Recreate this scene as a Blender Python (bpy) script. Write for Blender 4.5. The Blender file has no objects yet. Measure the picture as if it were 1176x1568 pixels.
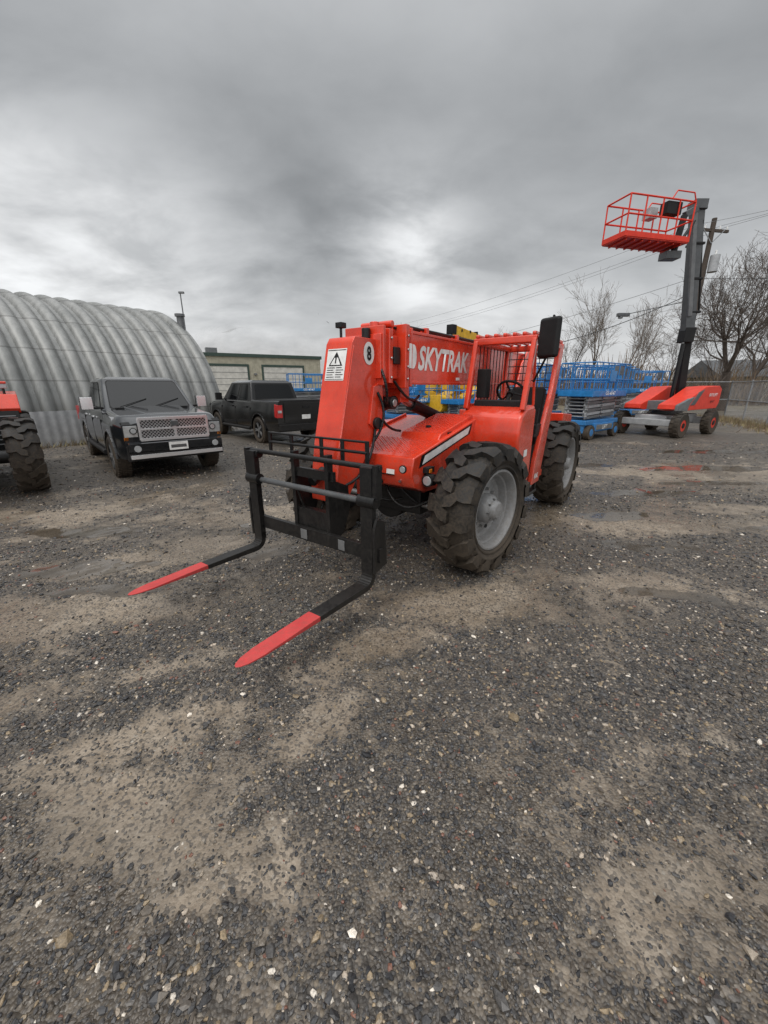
import bpy, math, random, numpy as np
from mathutils import Vector, Matrix
random.seed(7); np.random.seed(7)
scene=bpy.context.scene
COL=scene.collection

# ------------------------------------------------------------ node helpers
class NB:
    def __init__(s,nt): s.nt=nt; s.l=nt.links
    def n(s,t,**kw):
        nd=s.nt.nodes.new(t)
        for k,v in kw.items():
            if k.startswith('_'): setattr(nd,k[1:],v)
            else:
                s.set(nd.inputs[k.replace('__',' ')],v)
        return nd
    def set(s,inp,v):
        if isinstance(v,bpy.types.NodeSocket): s.l.new(v,inp)
        else: inp.default_value=v
    def m(s,op,a,b=None,c=None,clamp=False):
        nd=s.nt.nodes.new('ShaderNodeMath'); nd.operation=op; nd.use_clamp=clamp
        s.set(nd.inputs[0],a)
        if b is not None: s.set(nd.inputs[1],b)
        if c is not None: s.set(nd.inputs[2],c)
        return nd.outputs[0]
    def mix(s,f,a,b,mode='MIX'):
        nd=s.nt.nodes.new('ShaderNodeMix'); nd.data_type='RGBA'; nd.blend_type=mode; nd.clamp_factor=True
        s.set(nd.inputs[0],f); s.set(nd.inputs[6],a); s.set(nd.inputs[7],b)
        return nd.outputs[2]
    def ramp(s,f,stops,interp='LINEAR'):
        nd=s.nt.nodes.new('ShaderNodeValToRGB'); cr=nd.color_ramp; cr.interpolation=interp
        while len(cr.elements)<len(stops): cr.elements.new(0.5)
        for e,(p,c) in zip(cr.elements,stops):
            e.position=p; e.color=c if len(c)==4 else (*c,1)
        s.set(nd.inputs[0],f); return nd.outputs[0]
    def noise(s,vec,scale,detail=4,rough=.55,dist=0):
        nd=s.n('ShaderNodeTexNoise'); s.set(nd.inputs['Vector'],vec)
        nd.inputs['Scale'].default_value=scale; nd.inputs['Detail'].default_value=detail
        nd.inputs['Roughness'].default_value=rough; nd.inputs['Distortion'].default_value=dist
        return nd.outputs[0]
def c4(c): return (*c,1) if len(c)==3 else c
def g(v): return (v,v,v,1)

def newmat(name):
    m=bpy.data.materials.new(name); m.use_nodes=True
    nb=NB(m.node_tree); bs=m.node_tree.nodes['Principled BSDF']
    return m,nb,bs
def mat(name,col,rough=.5,metal=0,dirt=.25,dcol=(.2,.165,.125),scale=6,coat=0,var=.15,bump=.0,low=.28,lowh=1.3,spec=.5):
    m,nb,bs=newmat(name)
    tc=nb.n('ShaderNodeTexCoord').outputs['Object']
    n1=nb.noise(tc,scale,3,.6); n2=nb.noise(tc,scale*6,3,.65)
    dark=tuple(x*(1-var*1.6) for x in col); lite=tuple(min(1,x*(1+var)) for x in col)
    base=nb.ramp(n1,[(.3,dark),(.7,lite)])
    geo=nb.n('ShaderNodeNewGeometry')
    sep=nb.n('ShaderNodeSeparateXYZ',Vector=geo.outputs['Position'])
    lw=nb.m('SUBTRACT',1.0,nb.m('DIVIDE',sep.outputs[2],lowh),clamp=True)
    mk=nb.m('ADD',nb.m('ADD',nb.m('MULTIPLY',n2,.6),nb.m('MULTIPLY',n1,.3)),nb.m('MULTIPLY',lw,low))
    dm=nb.ramp(mk,[(.45,g(0)),(.75,g(1))])
    f=nb.m('MULTIPLY',dm,dirt)
    nb.set(bs.inputs['Base Color'],nb.mix(f,base,c4(dcol)))
    nb.set(bs.inputs['Roughness'],nb.m('ADD',nb.m('MULTIPLY',nb.m('SUBTRACT',n2,.5),.25),nb.m('ADD',rough,nb.m('MULTIPLY',f,.5)),clamp=True))
    bs.inputs['Metallic'].default_value=metal; bs.inputs['Specular IOR Level'].default_value=spec
    bs.inputs['Coat Weight'].default_value=coat; bs.inputs['Coat Roughness'].default_value=.08
    if bump:
        b=nb.n('ShaderNodeBump'); b.inputs['Strength'].default_value=bump; b.inputs['Distance'].default_value=.01
        nb.set(b.inputs['Height'],n2); nb.set(bs.inputs['Normal'],b.outputs[0])
    return m
M={}
M['red']=mat('red_paint',(.68,.048,.018),.24,0,.48,dcol=(.19,.07,.042),coat=.5,var=.14,bump=.035,scale=3.5,low=.45)
M['red2']=mat('lift_red_paint',(.64,.035,.014),.45,0,.15,var=.1,spec=.35)
M['forkred']=mat('fork_tip_red',(.60,.030,.033),.42,0,.45,var=.15,bump=.12,dcol=(.20,.07,.055))
M['black']=mat('black_paint',(.007,.007,.0075),.38,0,.24,dcol=(.07,.06,.048),bump=.1,spec=.4,low=.2)
M['rubber']=mat('tyre_rubber',(.013,.0125,.012),.55,0,.58,dcol=(.105,.08,.056),scale=7,bump=.4,low=.32,spec=.35)
M['rim']=mat('grey_rim',(.25,.255,.26),.42,0,.5,coat=.1,dcol=(.13,.105,.08))
M['steel']=mat('steel',(.45,.45,.45),.3,.9,.2)
M['chrome']=mat('chrome',(.86,.86,.87),.20,.7,.0,var=.0)
M['grey']=mat('grey_paint',(.13,.135,.14),.45,0,.2)
M['dgrey']=mat('dark_grey_paint',(.065,.07,.075),.42,0,.2,coat=.1)
M['lgrey']=mat('light_grey_paint',(.36,.37,.38),.45,0,.25)
M['white']=mat('white_paint',(.76,.76,.74),.5,0,.15)
M['blue']=mat('blue_paint',(.010,.17,.44),.4,0,.15,coat=.2)
M['yellow']=mat('yellow_paint',(.70,.40,.02),.45,0,.2)
M['truck']=mat('truck_paint',(.012,.0135,.016),.12,.2,.16,dcol=(.07,.062,.052),coat=.7,var=.05,low=.30,lowh=1.0,spec=.5)
M['truck2']=mat('truck_paint_dark',(.004,.004,.0045),.13,.0,.12,dcol=(.06,.052,.045),coat=.5,var=.05,low=.25,lowh=1.0,spec=.4)
M['plastic']=mat('black_plastic',(.009,.009,.0095),.6,0,.2,dcol=(.06,.052,.045),spec=.3)
M['beige']=mat('beige_cladding',(.36,.34,.265),.7,0,.1,scale=2)
M['green']=mat('dark_green_trim',(.025,.05,.04),.6,0,.1)
M['door']=mat('garage_door',(.50,.49,.455),.6,0,.1,scale=2)
M['wood']=mat('weathered_wood',(.06,.045,.035),.85,0,.1,scale=5)
M['bark']=mat('bark',(.085,.067,.055),.9,0,.1,scale=4)
M['bark2']=mat('bark_light',(.17,.14,.115),.9,0,.1,scale=4)
M['brush']=mat('dry_brush',(.17,.115,.065),.9,0,.2,scale=.5)
M['galv']=mat('galvanised_wire',(.30,.31,.32),.5,.6,.1)
M['amber']=mat('amber_lens',(.75,.22,.02),.25,0,.1)
M['redlens']=mat('red_lens',(.50,.012,.012),.15,0,.05,coat=1)
M['lamp']=mat('headlamp_glass',(.55,.57,.58),.12,.4,.1,coat=1)
M['dg']=mat('grass_straw',(.26,.22,.11),.9,0,.1)
def glass():
    m,nb,bs=newmat('window_glass')
    bs.inputs['Base Color'].default_value=(.003,.0035,.004,1); bs.inputs['Roughness'].default_value=.03
    bs.inputs['Specular IOR Level'].default_value=.40; return m
M['glass']=glass()

# ------------------------------------------------------------ mesh builder
class MB:
    def __init__(s,name,parent=None,bevel=0,seg=2,T=None,ang=38):
        s.name=name;s.parent=parent;s.bevel=bevel;s.seg=seg;s.v=[];s.f=[];s.mi=[];s.mats=[];s.T=T;s.ang=ang
    def add(s,vs,fs,mat):
        if isinstance(mat,str): mat=M[mat]
        if mat not in s.mats: s.mats.append(mat)
        k=s.mats.index(mat); o=len(s.v)
        if s.T is not None: vs=[s.T@Vector(p) for p in vs]
        s.v+= [tuple(p) for p in vs]
        for f in fs: s.f.append(tuple(o+i for i in f)); s.mi.append(k)
        return s
    BF=[(0,1,3,2),(4,6,7,5),(0,4,5,1),(2,3,7,6),(0,2,6,4),(1,5,7,3)]
    def box(s,c,sz,mat,rot=None,taper=None):
        c=Vector(c); R=rot if rot is not None else Matrix.Identity(3)
        vs=[]
        for x in(-.5,.5):
            for y in(-.5,.5):
                for z in(-.5,.5):
                    t=(taper if (taper and z>0) else 1)
                    vs.append(c+R@Vector((x*sz[0]*t,y*sz[1]*t,z*sz[2])))
        return s.add(vs,s.BF,mat)
    def b2(s,lo,hi,mat):
        return s.box([(a+b)/2 for a,b in zip(lo,hi)],[abs(b-a) for a,b in zip(lo,hi)],mat)
    def hexa(s,p,mat): # p: 4 bottom, 4 top loops
        return s.add(p,[(0,1,2,3),(4,7,6,5),(0,4,5,1),(1,5,6,2),(2,6,7,3),(3,7,4,0)],mat)
    def prism(s,prof,y0,y1,mat,hf=None):
        n=len(prof)
        if hf: vs=[(x,y0*hf(x,z),z) for x,z in prof]+[(x,y1*hf(x,z),z) for x,z in prof]
        else: vs=[(x,y0,z) for x,z in prof]+[(x,y1,z) for x,z in prof]
        fs=[tuple(range(n)),tuple(range(2*n-1,n-1,-1))]+[(i,i+n,(i+1)%n+n,(i+1)%n) for i in range(n)]
        return s.add(vs,fs,mat)
    def cyl(s,p1,p2,r,mat,r2=None,n=14,caps=True):
        p1=Vector(p1);p2=Vector(p2); d=(p2-p1); 
        if d.length<1e-6: return s
        d.normalize(); u=d.orthogonal().normalized(); w=d.cross(u); r2=r if r2 is None else r2
        vs=[p1+(u*math.cos(a)+w*math.sin(a))*r for a in [2*math.pi*i/n for i in range(n)]]
        vs+=[p2+(u*math.cos(a)+w*math.sin(a))*r2 for a in [2*math.pi*i/n for i in range(n)]]
        fs=[(i,(i+1)%n,(i+1)%n+n,i+n) for i in range(n)]
        if caps: fs+=[tuple(range(n-1,-1,-1)),tuple(range(n,2*n))]
        return s.add(vs,fs,mat)
    def tube(s,pts,r,mat,n=8):
        for a,b in zip(pts[:-1],pts[1:]): s.cyl(a,b,r,mat,n=n)
        return s
    def beam(s,p1,p2,w,h,mat,up=(0,0,1)):
        p1=Vector(p1);p2=Vector(p2);d=(p2-p1).normalized();up=Vector(up)
        sd=d.cross(up).normalized(); uu=sd.cross(d).normalized()
        a=sd*w/2;b=uu*h/2
        return s.hexa([p1-a-b,p1+a-b,p1+a+b,p1-a+b,p2-a-b,p2+a-b,p2+a+b,p2-a+b],mat)
    def lathe(s,prof,c,mat,n=40,closed=False):
        c=Vector(c); k=len(prof); vs=[];fs=[]
        for i in range(n):
            a=2*math.pi*i/n
            for r,y in prof: vs.append(c+Vector((r*math.cos(a),y,r*math.sin(a))))
        for i in range(n):
            for j in range(k-1 if not closed else k):
                j2=(j+1)%k
                fs.append((i*k+j,i*k+j2,((i+1)%n)*k+j2,((i+1)%n)*k+j))
        return s.add(vs,fs,mat)
    def done(s):
        me=bpy.data.meshes.new(s.name); me.from_pydata(s.v,[],s.f); me.update()
        for m in s.mats: me.materials.append(m)
        me.polygons.foreach_set('material_index',s.mi)
        import bmesh
        bm=bmesh.new(); bm.from_mesh(me); bmesh.ops.recalc_face_normals(bm,faces=bm.faces); bm.to_mesh(me); bm.free()
        me.polygons.foreach_set('use_smooth',[True]*len(me.polygons))
        try: me.set_sharp_from_angle(angle=math.radians(s.ang))
        except Exception as e: pass
        ob=bpy.data.objects.new(s.name,me); COL.objects.link(ob)
        if s.parent: ob.parent=s.parent
        if s.bevel:
            b=ob.modifiers.new('Bevel','BEVEL'); b.width=s.bevel; b.segments=s.seg; b.limit_method='ANGLE'; b.angle_limit=math.radians(40)
            w=ob.modifiers.new('WN','WEIGHTED_NORMAL'); w.keep_sharp=False
        return ob
def empty(name,loc=(0,0,0),rz=0):
    e=bpy.data.objects.new(name,None); COL.objects.link(e); e.location=loc; e.rotation_euler=(0,0,rz); e.empty_display_size=.3; return e
def text(s,name,parent,w,h,origin,X,Y,mat,bold=.012,shear=0,th=.002):
    cu=bpy.data.curves.new(name,'FONT'); cu.body=s; cu.size=1; cu.offset=bold; cu.shear=shear; cu.resolution_u=3
    ob=bpy.data.objects.new('tmp',cu); COL.objects.link(ob); bpy.context.view_layer.update()
    dg=bpy.context.evaluated_depsgraph_get(); me=bpy.data.meshes.new_from_object(ob.evaluated_get(dg))
    bpy.data.objects.remove(ob)
    co=np.array([v.co[:] for v in me.vertices]); lo=co.min(0);hi=co.max(0)
    X=Vector(X);Y=Vector(Y);o=Vector(origin)
    for v in me.vertices:
        v.co=o+X*((v.co.x-lo[0])/(hi[0]-lo[0])*w)+Y*((v.co.y-lo[1])/(hi[1]-lo[1])*h)
    me.name=name; me.materials.clear(); me.materials.append(M[mat])
    o2=bpy.data.objects.new(name,me); COL.objects.link(o2); o2.parent=parent; return o2

# ------------------------------------------------------------ noise / ground
_lat={}
def vnoise(x,y,seed):
    if seed not in _lat: _lat[seed]=np.random.RandomState(seed).rand(256,256)
    L=_lat[seed]; xi=np.floor(x).astype(int); yi=np.floor(y).astype(int); fx=x-xi; fy=y-yi
    fx=fx*fx*(3-2*fx); fy=fy*fy*(3-2*fy)
    a=L[xi%256,yi%256];b=L[(xi+1)%256,yi%256];c=L[xi%256,(yi+1)%256];d=L[(xi+1)%256,(yi+1)%256]
    return (a*(1-fx)+b*fx)*(1-fy)+(c*(1-fx)+d*fx)*fy
def fbm(x,y,f,octv,seed):
    s=0;a=1;t=0
    for o in range(octv):
        s=s+a*vnoise(x*f+17.3*o,y*f-9.1*o,seed+o); t+=a; a*=.55; f*=2.03
    return s/t
# cx,cy,rx,ry,strength,rotation
ELL=[(-1.02,1.16,.42,.20,1.10,-.3),(.62,2.95,.85,.30,1.1,.15),(.98,.95,.50,.22,.62,.2),(-.31,1.70,.55,.18,.72,.5),(-1.15,1.62,.7,.16,.78,.35),
     (-2.76,2.80,1.3,.36,.9,.3),(-2.4,3.9,1.4,.26,.85,.2),(3.64,5.0,1.7,.42,.9,-.1),(2.1,3.25,1.0,.22,.6,-.2),(6.0,8.5,3.2,.6,.9,0),(-1.9,5.3,1.2,.4,.7,.2),
     (2.8,7.6,1.6,.6,.7,.2),(-.62,.92,.2,.10,.8,.6),(1.35,1.5,.5,.12,.40,.4),(-5,5.2,1.5,.5,.6,0),(5.5,5.6,1.5,.3,.7,.1),(.0,2.3,.8,.16,.6,.5),(-1.7,2.1,.8,.15,.65,.35)]
def ellipses(x,y,lst,wa=.6,wb=.5,k=.8,fr=1.5):
    wx=x+wa*(fbm(x,y,fr,4,11)-.5); wy=y+wb*(fbm(x,y,fr*1.2,4,21)-.5); m=np.zeros_like(x)
    for cx,cy,rx,ry,s,ro in lst:
        dx=wx-cx;dy=wy-cy; ca,sa=math.cos(ro),math.sin(ro)
        u=(dx*ca+dy*sa)/rx; v=(-dx*sa+dy*ca)/ry
        m=np.maximum(m,s*np.exp(-(u*u+v*v)*k))
    return m
def mud(x,y):
    m=ellipses(x,y,ELL)
    t1=(x*.809-y*.588); a1=(x*.588+y*.809)
    tr=fbm(t1*1.0,a1*.20,1.5,3,31)
    t2=(x*.30+y*.95); a2=(x*.95-y*.30)
    tr2=fbm(t2,a2*.18,1.1,3,41)
    base=.6*np.clip((tr-.50)*4,0,1)+.6*np.clip((tr2-.52)*4,0,1)
    fade=np.clip((y-.3)/3,.42,1)
    m=m*1.05+base*fade*.75+(fbm(x,y,3.2,4,51)-.5)*.85+(fbm(x,y,13,3,61)-.5)*.8
    return np.clip(m,0,1)
PUD=[(-1.45,4.05,.50,.17,1,.1),(-1.2,4.9,.6,.18,1,.1),(3.27,5.3,.60,.19,1,0),(3.05,4.15,.55,.13,1,-.1),(2.6,3.0,.40,.11,.95,-.15),(-3.0,3.6,.65,.13,1,.2),(2.3,6.3,.8,.22,1,0),
     (4.6,6.6,.9,.2,1,.05),(7.2,8.7,1.5,.3,1,0),(4.2,9.0,1.1,.25,1,.1),(-3.9,4.6,.7,.18,.95,0),(.9,4.9,.5,.2,.8,0),(-2.6,3.15,.6,.10,.9,.25),(5.2,4.8,.7,.13,.95,0),(9.5,11,2.0,.35,1,0),(6.2,7.3,1.0,.16,1,0)]
def puddle(x,y):
    return np.clip((ellipses(x,y,PUD,.5,.35,.8,2.2)+(fbm(x,y,6,3,151)-.5)*.6-.24)*2.8,0,1)
def height(x,y,md=None):
    h=(fbm(x,y,.9,3,71)-.5)*.05+(fbm(x,y,6,3,81)-.5)*.016
    t1=(x*.809-y*.588); a1=(x*.588+y*.809)
    h=h+(fbm(t1*1.0,a1*.08,7,2,86)-.5)*.014
    if md is not None: h=h-.007*md
    return h*np.clip(1-np.hypot(x,y-5)/60,0,1)
def axis(segs):
    out=[segs[0][0]]
    for a,b,d in segs:
        n=max(1,int(round((b-a)/d))); out+=list(np.linspace(a,b,n+1)[1:])
    return np.array(out)
xs=axis([(-900,-60,60),(-60,-14,2),(-14,-5,.16),(-5,-2.2,.05),(-2.2,2.2,.025),(2.2,5,.05),(5,14,.16),(14,60,2),(60,900,60)])
ys=axis([(-600,-20,60),(-20,-1,1),(-1,.3,.1),(.3,2.6,.025),(2.6,6,.045),(6,14,.12),(14,40,1),(40,100,6),(100,1000,60)])
GX,GY=np.meshgrid(xs,ys,indexing='xy'); MD=mud(GX,GY); PD=puddle(GX,GY); GZ=height(GX,GY,MD)
nx,ny=len(xs),len(ys)
me=bpy.data.meshes.new('ground')
co=np.stack([GX.ravel(),GY.ravel(),GZ.ravel()],1).astype(np.float32)
me.vertices.add(nx*ny); me.vertices.foreach_set('co',co.ravel())
i=np.arange(nx*ny).reshape(ny,nx)
q=np.stack([i[:-1,:-1],i[:-1,1:],i[1:,1:],i[1:,:-1]],-1).reshape(-1,4)
me.loops.add(q.size); me.loops.foreach_set('vertex_index',q.ravel().astype(np.int32))
me.polygons.add(len(q)); me.polygons.foreach_set('loop_start',(np.arange(len(q))*4).astype(np.int32))
me.update(calc_edges=True); me.validate()
me.polygons.foreach_set('use_smooth',[True]*len(q))
at=me.attributes.new('mud','FLOAT','POINT'); at.data.foreach_set('value',MD.ravel().astype(np.float32))
at=me.attributes.new('puddle','FLOAT','POINT'); at.data.foreach_set('value',PD.ravel().astype(np.float32))
gob=bpy.data.objects.new('ground',me); COL.objects.link(gob)
def ground_mat():
    m,nb,bs=newmat('wet_gravel_ground')
    tc=nb.n('ShaderNodeTexCoord').outputs['Object']
    at=nb.n('ShaderNodeAttribute',_attribute_name='mud').outputs['Fac']
    pd=nb.n('ShaderNodeAttribute',_attribute_name='puddle').outputs['Fac']
    n_f=nb.noise(tc,45,3,.7); n_m=nb.noise(tc,6.5,4,.65); n_l=nb.noise(tc,.8,3,.6)
    v1=nb.n('ShaderNodeTexVoronoi'); nb.set(v1.inputs['Vector'],tc); v1.inputs['Scale'].default_value=82
    v2=nb.n('ShaderNodeTexVoronoi'); nb.set(v2.inputs['Vector'],tc); v2.inputs['Scale'].default_value=36
    sc1=nb.n('ShaderNodeSeparateColor',Color=v1.outputs['Color']); r1=sc1.outputs[0]; r1b=sc1.outputs[1]
    r2=nb.n('ShaderNodeSeparateColor',Color=v2.outputs['Color']).outputs[1]
    stops=[(0,(.030,.029,.029)),(.30,(.054,.050,.047)),(.55,(.090,.081,.072)),(.76,(.145,.124,.10)),(.90,(.24,.195,.14)),(.97,(.44,.40,.34))]
    cg=nb.ramp(r1,stops,'CONSTANT'); cg2=nb.ramp(r2,stops,'CONSTANT')
    cg=nb.mix(.3,cg,cg2)
    cre=nb.ramp(v1.outputs['Distance'],[(.0,g(1)),(.45,g(.9)),(.8,g(.42))])
    cg=nb.mix(1.0,cg,cre,'MULTIPLY')
    cg=nb.mix(nb.m('MULTIPLY',nb.ramp(n_l,[(.35,g(.2)),(.7,g(1))]),.42),cg,(.15,.122,.092,1))
    cm=nb.ramp(n_m,[(.25,(.175,.134,.092)),(.5,(.275,.222,.165)),(.75,(.365,.31,.245))])
    cm=nb.mix(nb.ramp(n_f,[(.45,g(0)),(.62,g(.5))]),cm,(.105,.083,.06,1))
    cm=nb.mix(nb.ramp(r1b,[(.0,g(0)),(.70,g(0)),(.71,g(.8))],'CONSTANT'),cm,cg)
    f=nb.m('ADD',at,nb.m('MULTIPLY',nb.m('SUBTRACT',n_f,.5),1.0))
    f=nb.m('ADD',f,nb.m('MULTIPLY',nb.m('SUBTRACT',n_m,.5),.7))
    f=nb.ramp(f,[(.24,g(0)),(.72,g(1))])
    f2=nb.m('MULTIPLY',f,.93)
    col=nb.mix(f2,cg,cm)
    wet=nb.ramp(nb.noise(tc,.8,3,.6),[(.42,g(0)),(.56,g(1))])
    col=nb.mix(nb.m('MULTIPLY',wet,.36),col,(.050,.040,.029,1))
    pdm=nb.ramp(nb.m('ADD',pd,nb.m('MULTIPLY',nb.m('SUBTRACT',n_f,.5),.6)),[(.35,g(0)),(.55,g(1))])
    col=nb.mix(nb.m('MULTIPLY',pdm,.72),col,(.060,.048,.035,1))
    sep=nb.n('ShaderNodeSeparateXYZ',Vector=tc)
    far=nb.m('DIVIDE',nb.m('SUBTRACT',sep.outputs[1],24.0),12.0,clamp=True)
    col=nb.mix(nb.m('MULTIPLY',far,.8),col,nb.ramp(n_l,[(.3,(.12,.10,.06)),(.7,(.2,.165,.10))]))
    nb.set(bs.inputs['Base Color'],col)
    rg=nb.m('SUBTRACT',.62,nb.m('MULTIPLY',wet,nb.m('ADD',nb.m('MULTIPLY',f,.30),.20)))
    rg=nb.m('ADD',rg,nb.m('MULTIPLY',nb.m('SUBTRACT',n_f,.5),.35),clamp=True)
    rg=nb.m('MULTIPLY',rg,nb.m('SUBTRACT',1.0,nb.m('MULTIPLY',pdm,.92)))
    nb.set(bs.inputs['Roughness'],rg)
    h1=nb.m('MULTIPLY',nb.m('SUBTRACT',1.0,v1.outputs['Distance']),nb.m('SUBTRACT',1.0,nb.m('MULTIPLY',f,.82)))
    h=nb.m('ADD',h1,nb.m('MULTIPLY',n_f,nb.m('SUBTRACT',.9,nb.m('MULTIPLY',wet,.45)))); 
    h=nb.m('MULTIPLY',h,nb.m('SUBTRACT',1.0,nb.m('MULTIPLY',pdm,.97)))
    b=nb.n('ShaderNodeBump'); b.inputs['Strength'].default_value=.8; b.inputs['Distance'].default_value=.011
    nb.set(b.inputs['Height'],h); nb.set(bs.inputs['Normal'],b.outputs[0])
    return m
me.materials.append(ground_mat())

def gravel():
    rs=np.random.RandomState(3)
    zones=[(.3,1.6,6200,.0058),(1.6,2.6,4000,.0066),(2.6,4.2,1600,.0078),(4.2,7,480,.0105),(7,13,80,.015)]
    P=[];R=[]
    for y0,y1,dn,r in zones:
        hw=1.2*y1+.6; n=int(dn*(y1-y0)*2*hw)
        x=rs.uniform(-hw,hw,n); y=rs.uniform(y0,y1,n); k=np.abs(x)<1.2*y+.6; x=x[k];y=y[k]
        md=mud(x,y); m2=md+(fbm(x,y,20,2,131)-.5)*.9+puddle(x,y)
        k=rs.rand(len(x))<(1-np.clip(m2*1.6-.28,0,.90)); x=x[k];y=y[k];md=md[k]
        rr=r*np.exp(rs.normal(0,.37,len(x)))*(1-.2*md); rr=np.where(rs.rand(len(x))<.006,rr*1.8,rr); rr=np.clip(rr,.003,.020)
        P.append(np.stack([x,y,height(x,y,md)],1)); R.append(rr)
    big=[(-1.06,.80,.028,5),(-.83,.88,.020,4),(.72,1.72,.022,5),(.55,.98,.018,6),(-.30,1.32,.015,7),(.08,1.33,.012,7),(1.2,1.35,.016,3)]
    P.append(np.array([(a,b_,float(height(np.array([a]),np.array([b_]))[0])) for a,b_,_,_ in big])); R.append(np.array([t[2] for t in big]))
    P=np.concatenate(P);R=np.concatenate(R);n=len(P)
    t=(1+5**.5)/2
    iv=np.array([(-1,t,0),(1,t,0),(-1,-t,0),(1,-t,0),(0,-1,t),(0,1,t),(0,-1,-t),(0,1,-t),(t,0,-1),(t,0,1),(-t,0,-1),(-t,0,1)],float); iv/=np.linalg.norm(iv[0])
    fc=np.array([(0,11,5),(0,5,1),(0,1,7),(0,7,10),(0,10,11),(1,5,9),(5,11,4),(11,10,2),(10,7,6),(7,1,8),(3,9,4),(3,4,2),(3,2,6),(3,6,8),(3,8,9),(4,9,5),(2,4,11),(6,2,10),(8,6,7),(9,8,1)])
    V=iv[None]*(1+rs.uniform(-.36,.36,(n,12,1)))
    sc=np.stack([rs.uniform(.9,1.6,n),rs.uniform(.7,1.15,n),rs.uniform(.45,.85,n)],1)
    V=V*sc[:,None,:]
    tl=rs.uniform(-.6,.6,n); c,s=np.cos(tl),np.sin(tl)
    Y=V[:,:,1]*c[:,None]-V[:,:,2]*s[:,None]; Z=V[:,:,1]*s[:,None]+V[:,:,2]*c[:,None]; V=np.stack([V[:,:,0],Y,Z],2)
    a=rs.uniform(0,6.28,n); c,s=np.cos(a)[:,None],np.sin(a)[:,None]
    V=np.stack([V[:,:,0]*c-V[:,:,1]*s,V[:,:,0]*s+V[:,:,1]*c,V[:,:,2]],2)
    V=V*R[:,None,None]; V+=P[:,None,:]; V[:,:,2]+=(R*rs.uniform(-.1,.4,n))[:,None]
    me=bpy.data.meshes.new('gravel'); me.vertices.add(n*12); me.vertices.foreach_set('co',V.astype(np.float32).ravel())
    F=(fc[None]+(np.arange(n)*12)[:,None,None]).reshape(-1,3).astype(np.int32)
    me.loops.add(F.size); me.loops.foreach_set('vertex_index',F.ravel()); me.polygons.add(len(F))
    me.polygons.foreach_set('loop_start',(np.arange(len(F))*3).astype(np.int32)); me.update(calc_edges=True)
    me.polygons.foreach_set('use_smooth',[False]*len(F))
    pal=np.array([(.026,.026,.028),(.040,.039,.040),(.060,.056,.053),(.092,.083,.074),(.14,.118,.094),(.25,.19,.12),(.36,.30,.235),(.60,.54,.46),(.17,.08,.055),(.085,.07,.056)])
    pr=np.array([.15,.19,.19,.15,.10,.055,.030,.011,.018,.12]); pr/=pr.sum()
    idx=rs.choice(len(pal),n,p=pr); nbg=len(big)
    for k,tt in enumerate(big): idx[n-nbg+k]=tt[3]
    ci=pal[idx]*rs.uniform(.8,1.25,(n,1))
    cc=np.ones((n,12,4),np.float32); cc[:,:,:3]=ci[:,None,:]
    ca=me.color_attributes.new('Col','FLOAT_COLOR','POINT'); ca.data.foreach_set('color',cc.ravel())
    m,nb,bs=newmat('gravel_stone')
    a=nb.n('ShaderNodeAttribute',_attribute_name='Col').outputs['Color']
    tc=nb.n('ShaderNodeTexCoord').outputs['Object']; nz=nb.noise(tc,190,2,.6)
    nb.set(bs.inputs['Base Color'],nb.mix(1.0,a,nb.ramp(nz,[(.3,g(.6)),(.7,g(1.25))]),'MULTIPLY'))
    nb.set(bs.inputs['Roughness'],nb.m('ADD',nb.m('MULTIPLY',nb.noise(tc,1.5,2),.55),.08))
    me.materials.append(m)
    ob=bpy.data.objects.new('gravel',me); COL.objects.link(ob); print('stones',n)
gravel()

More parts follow.
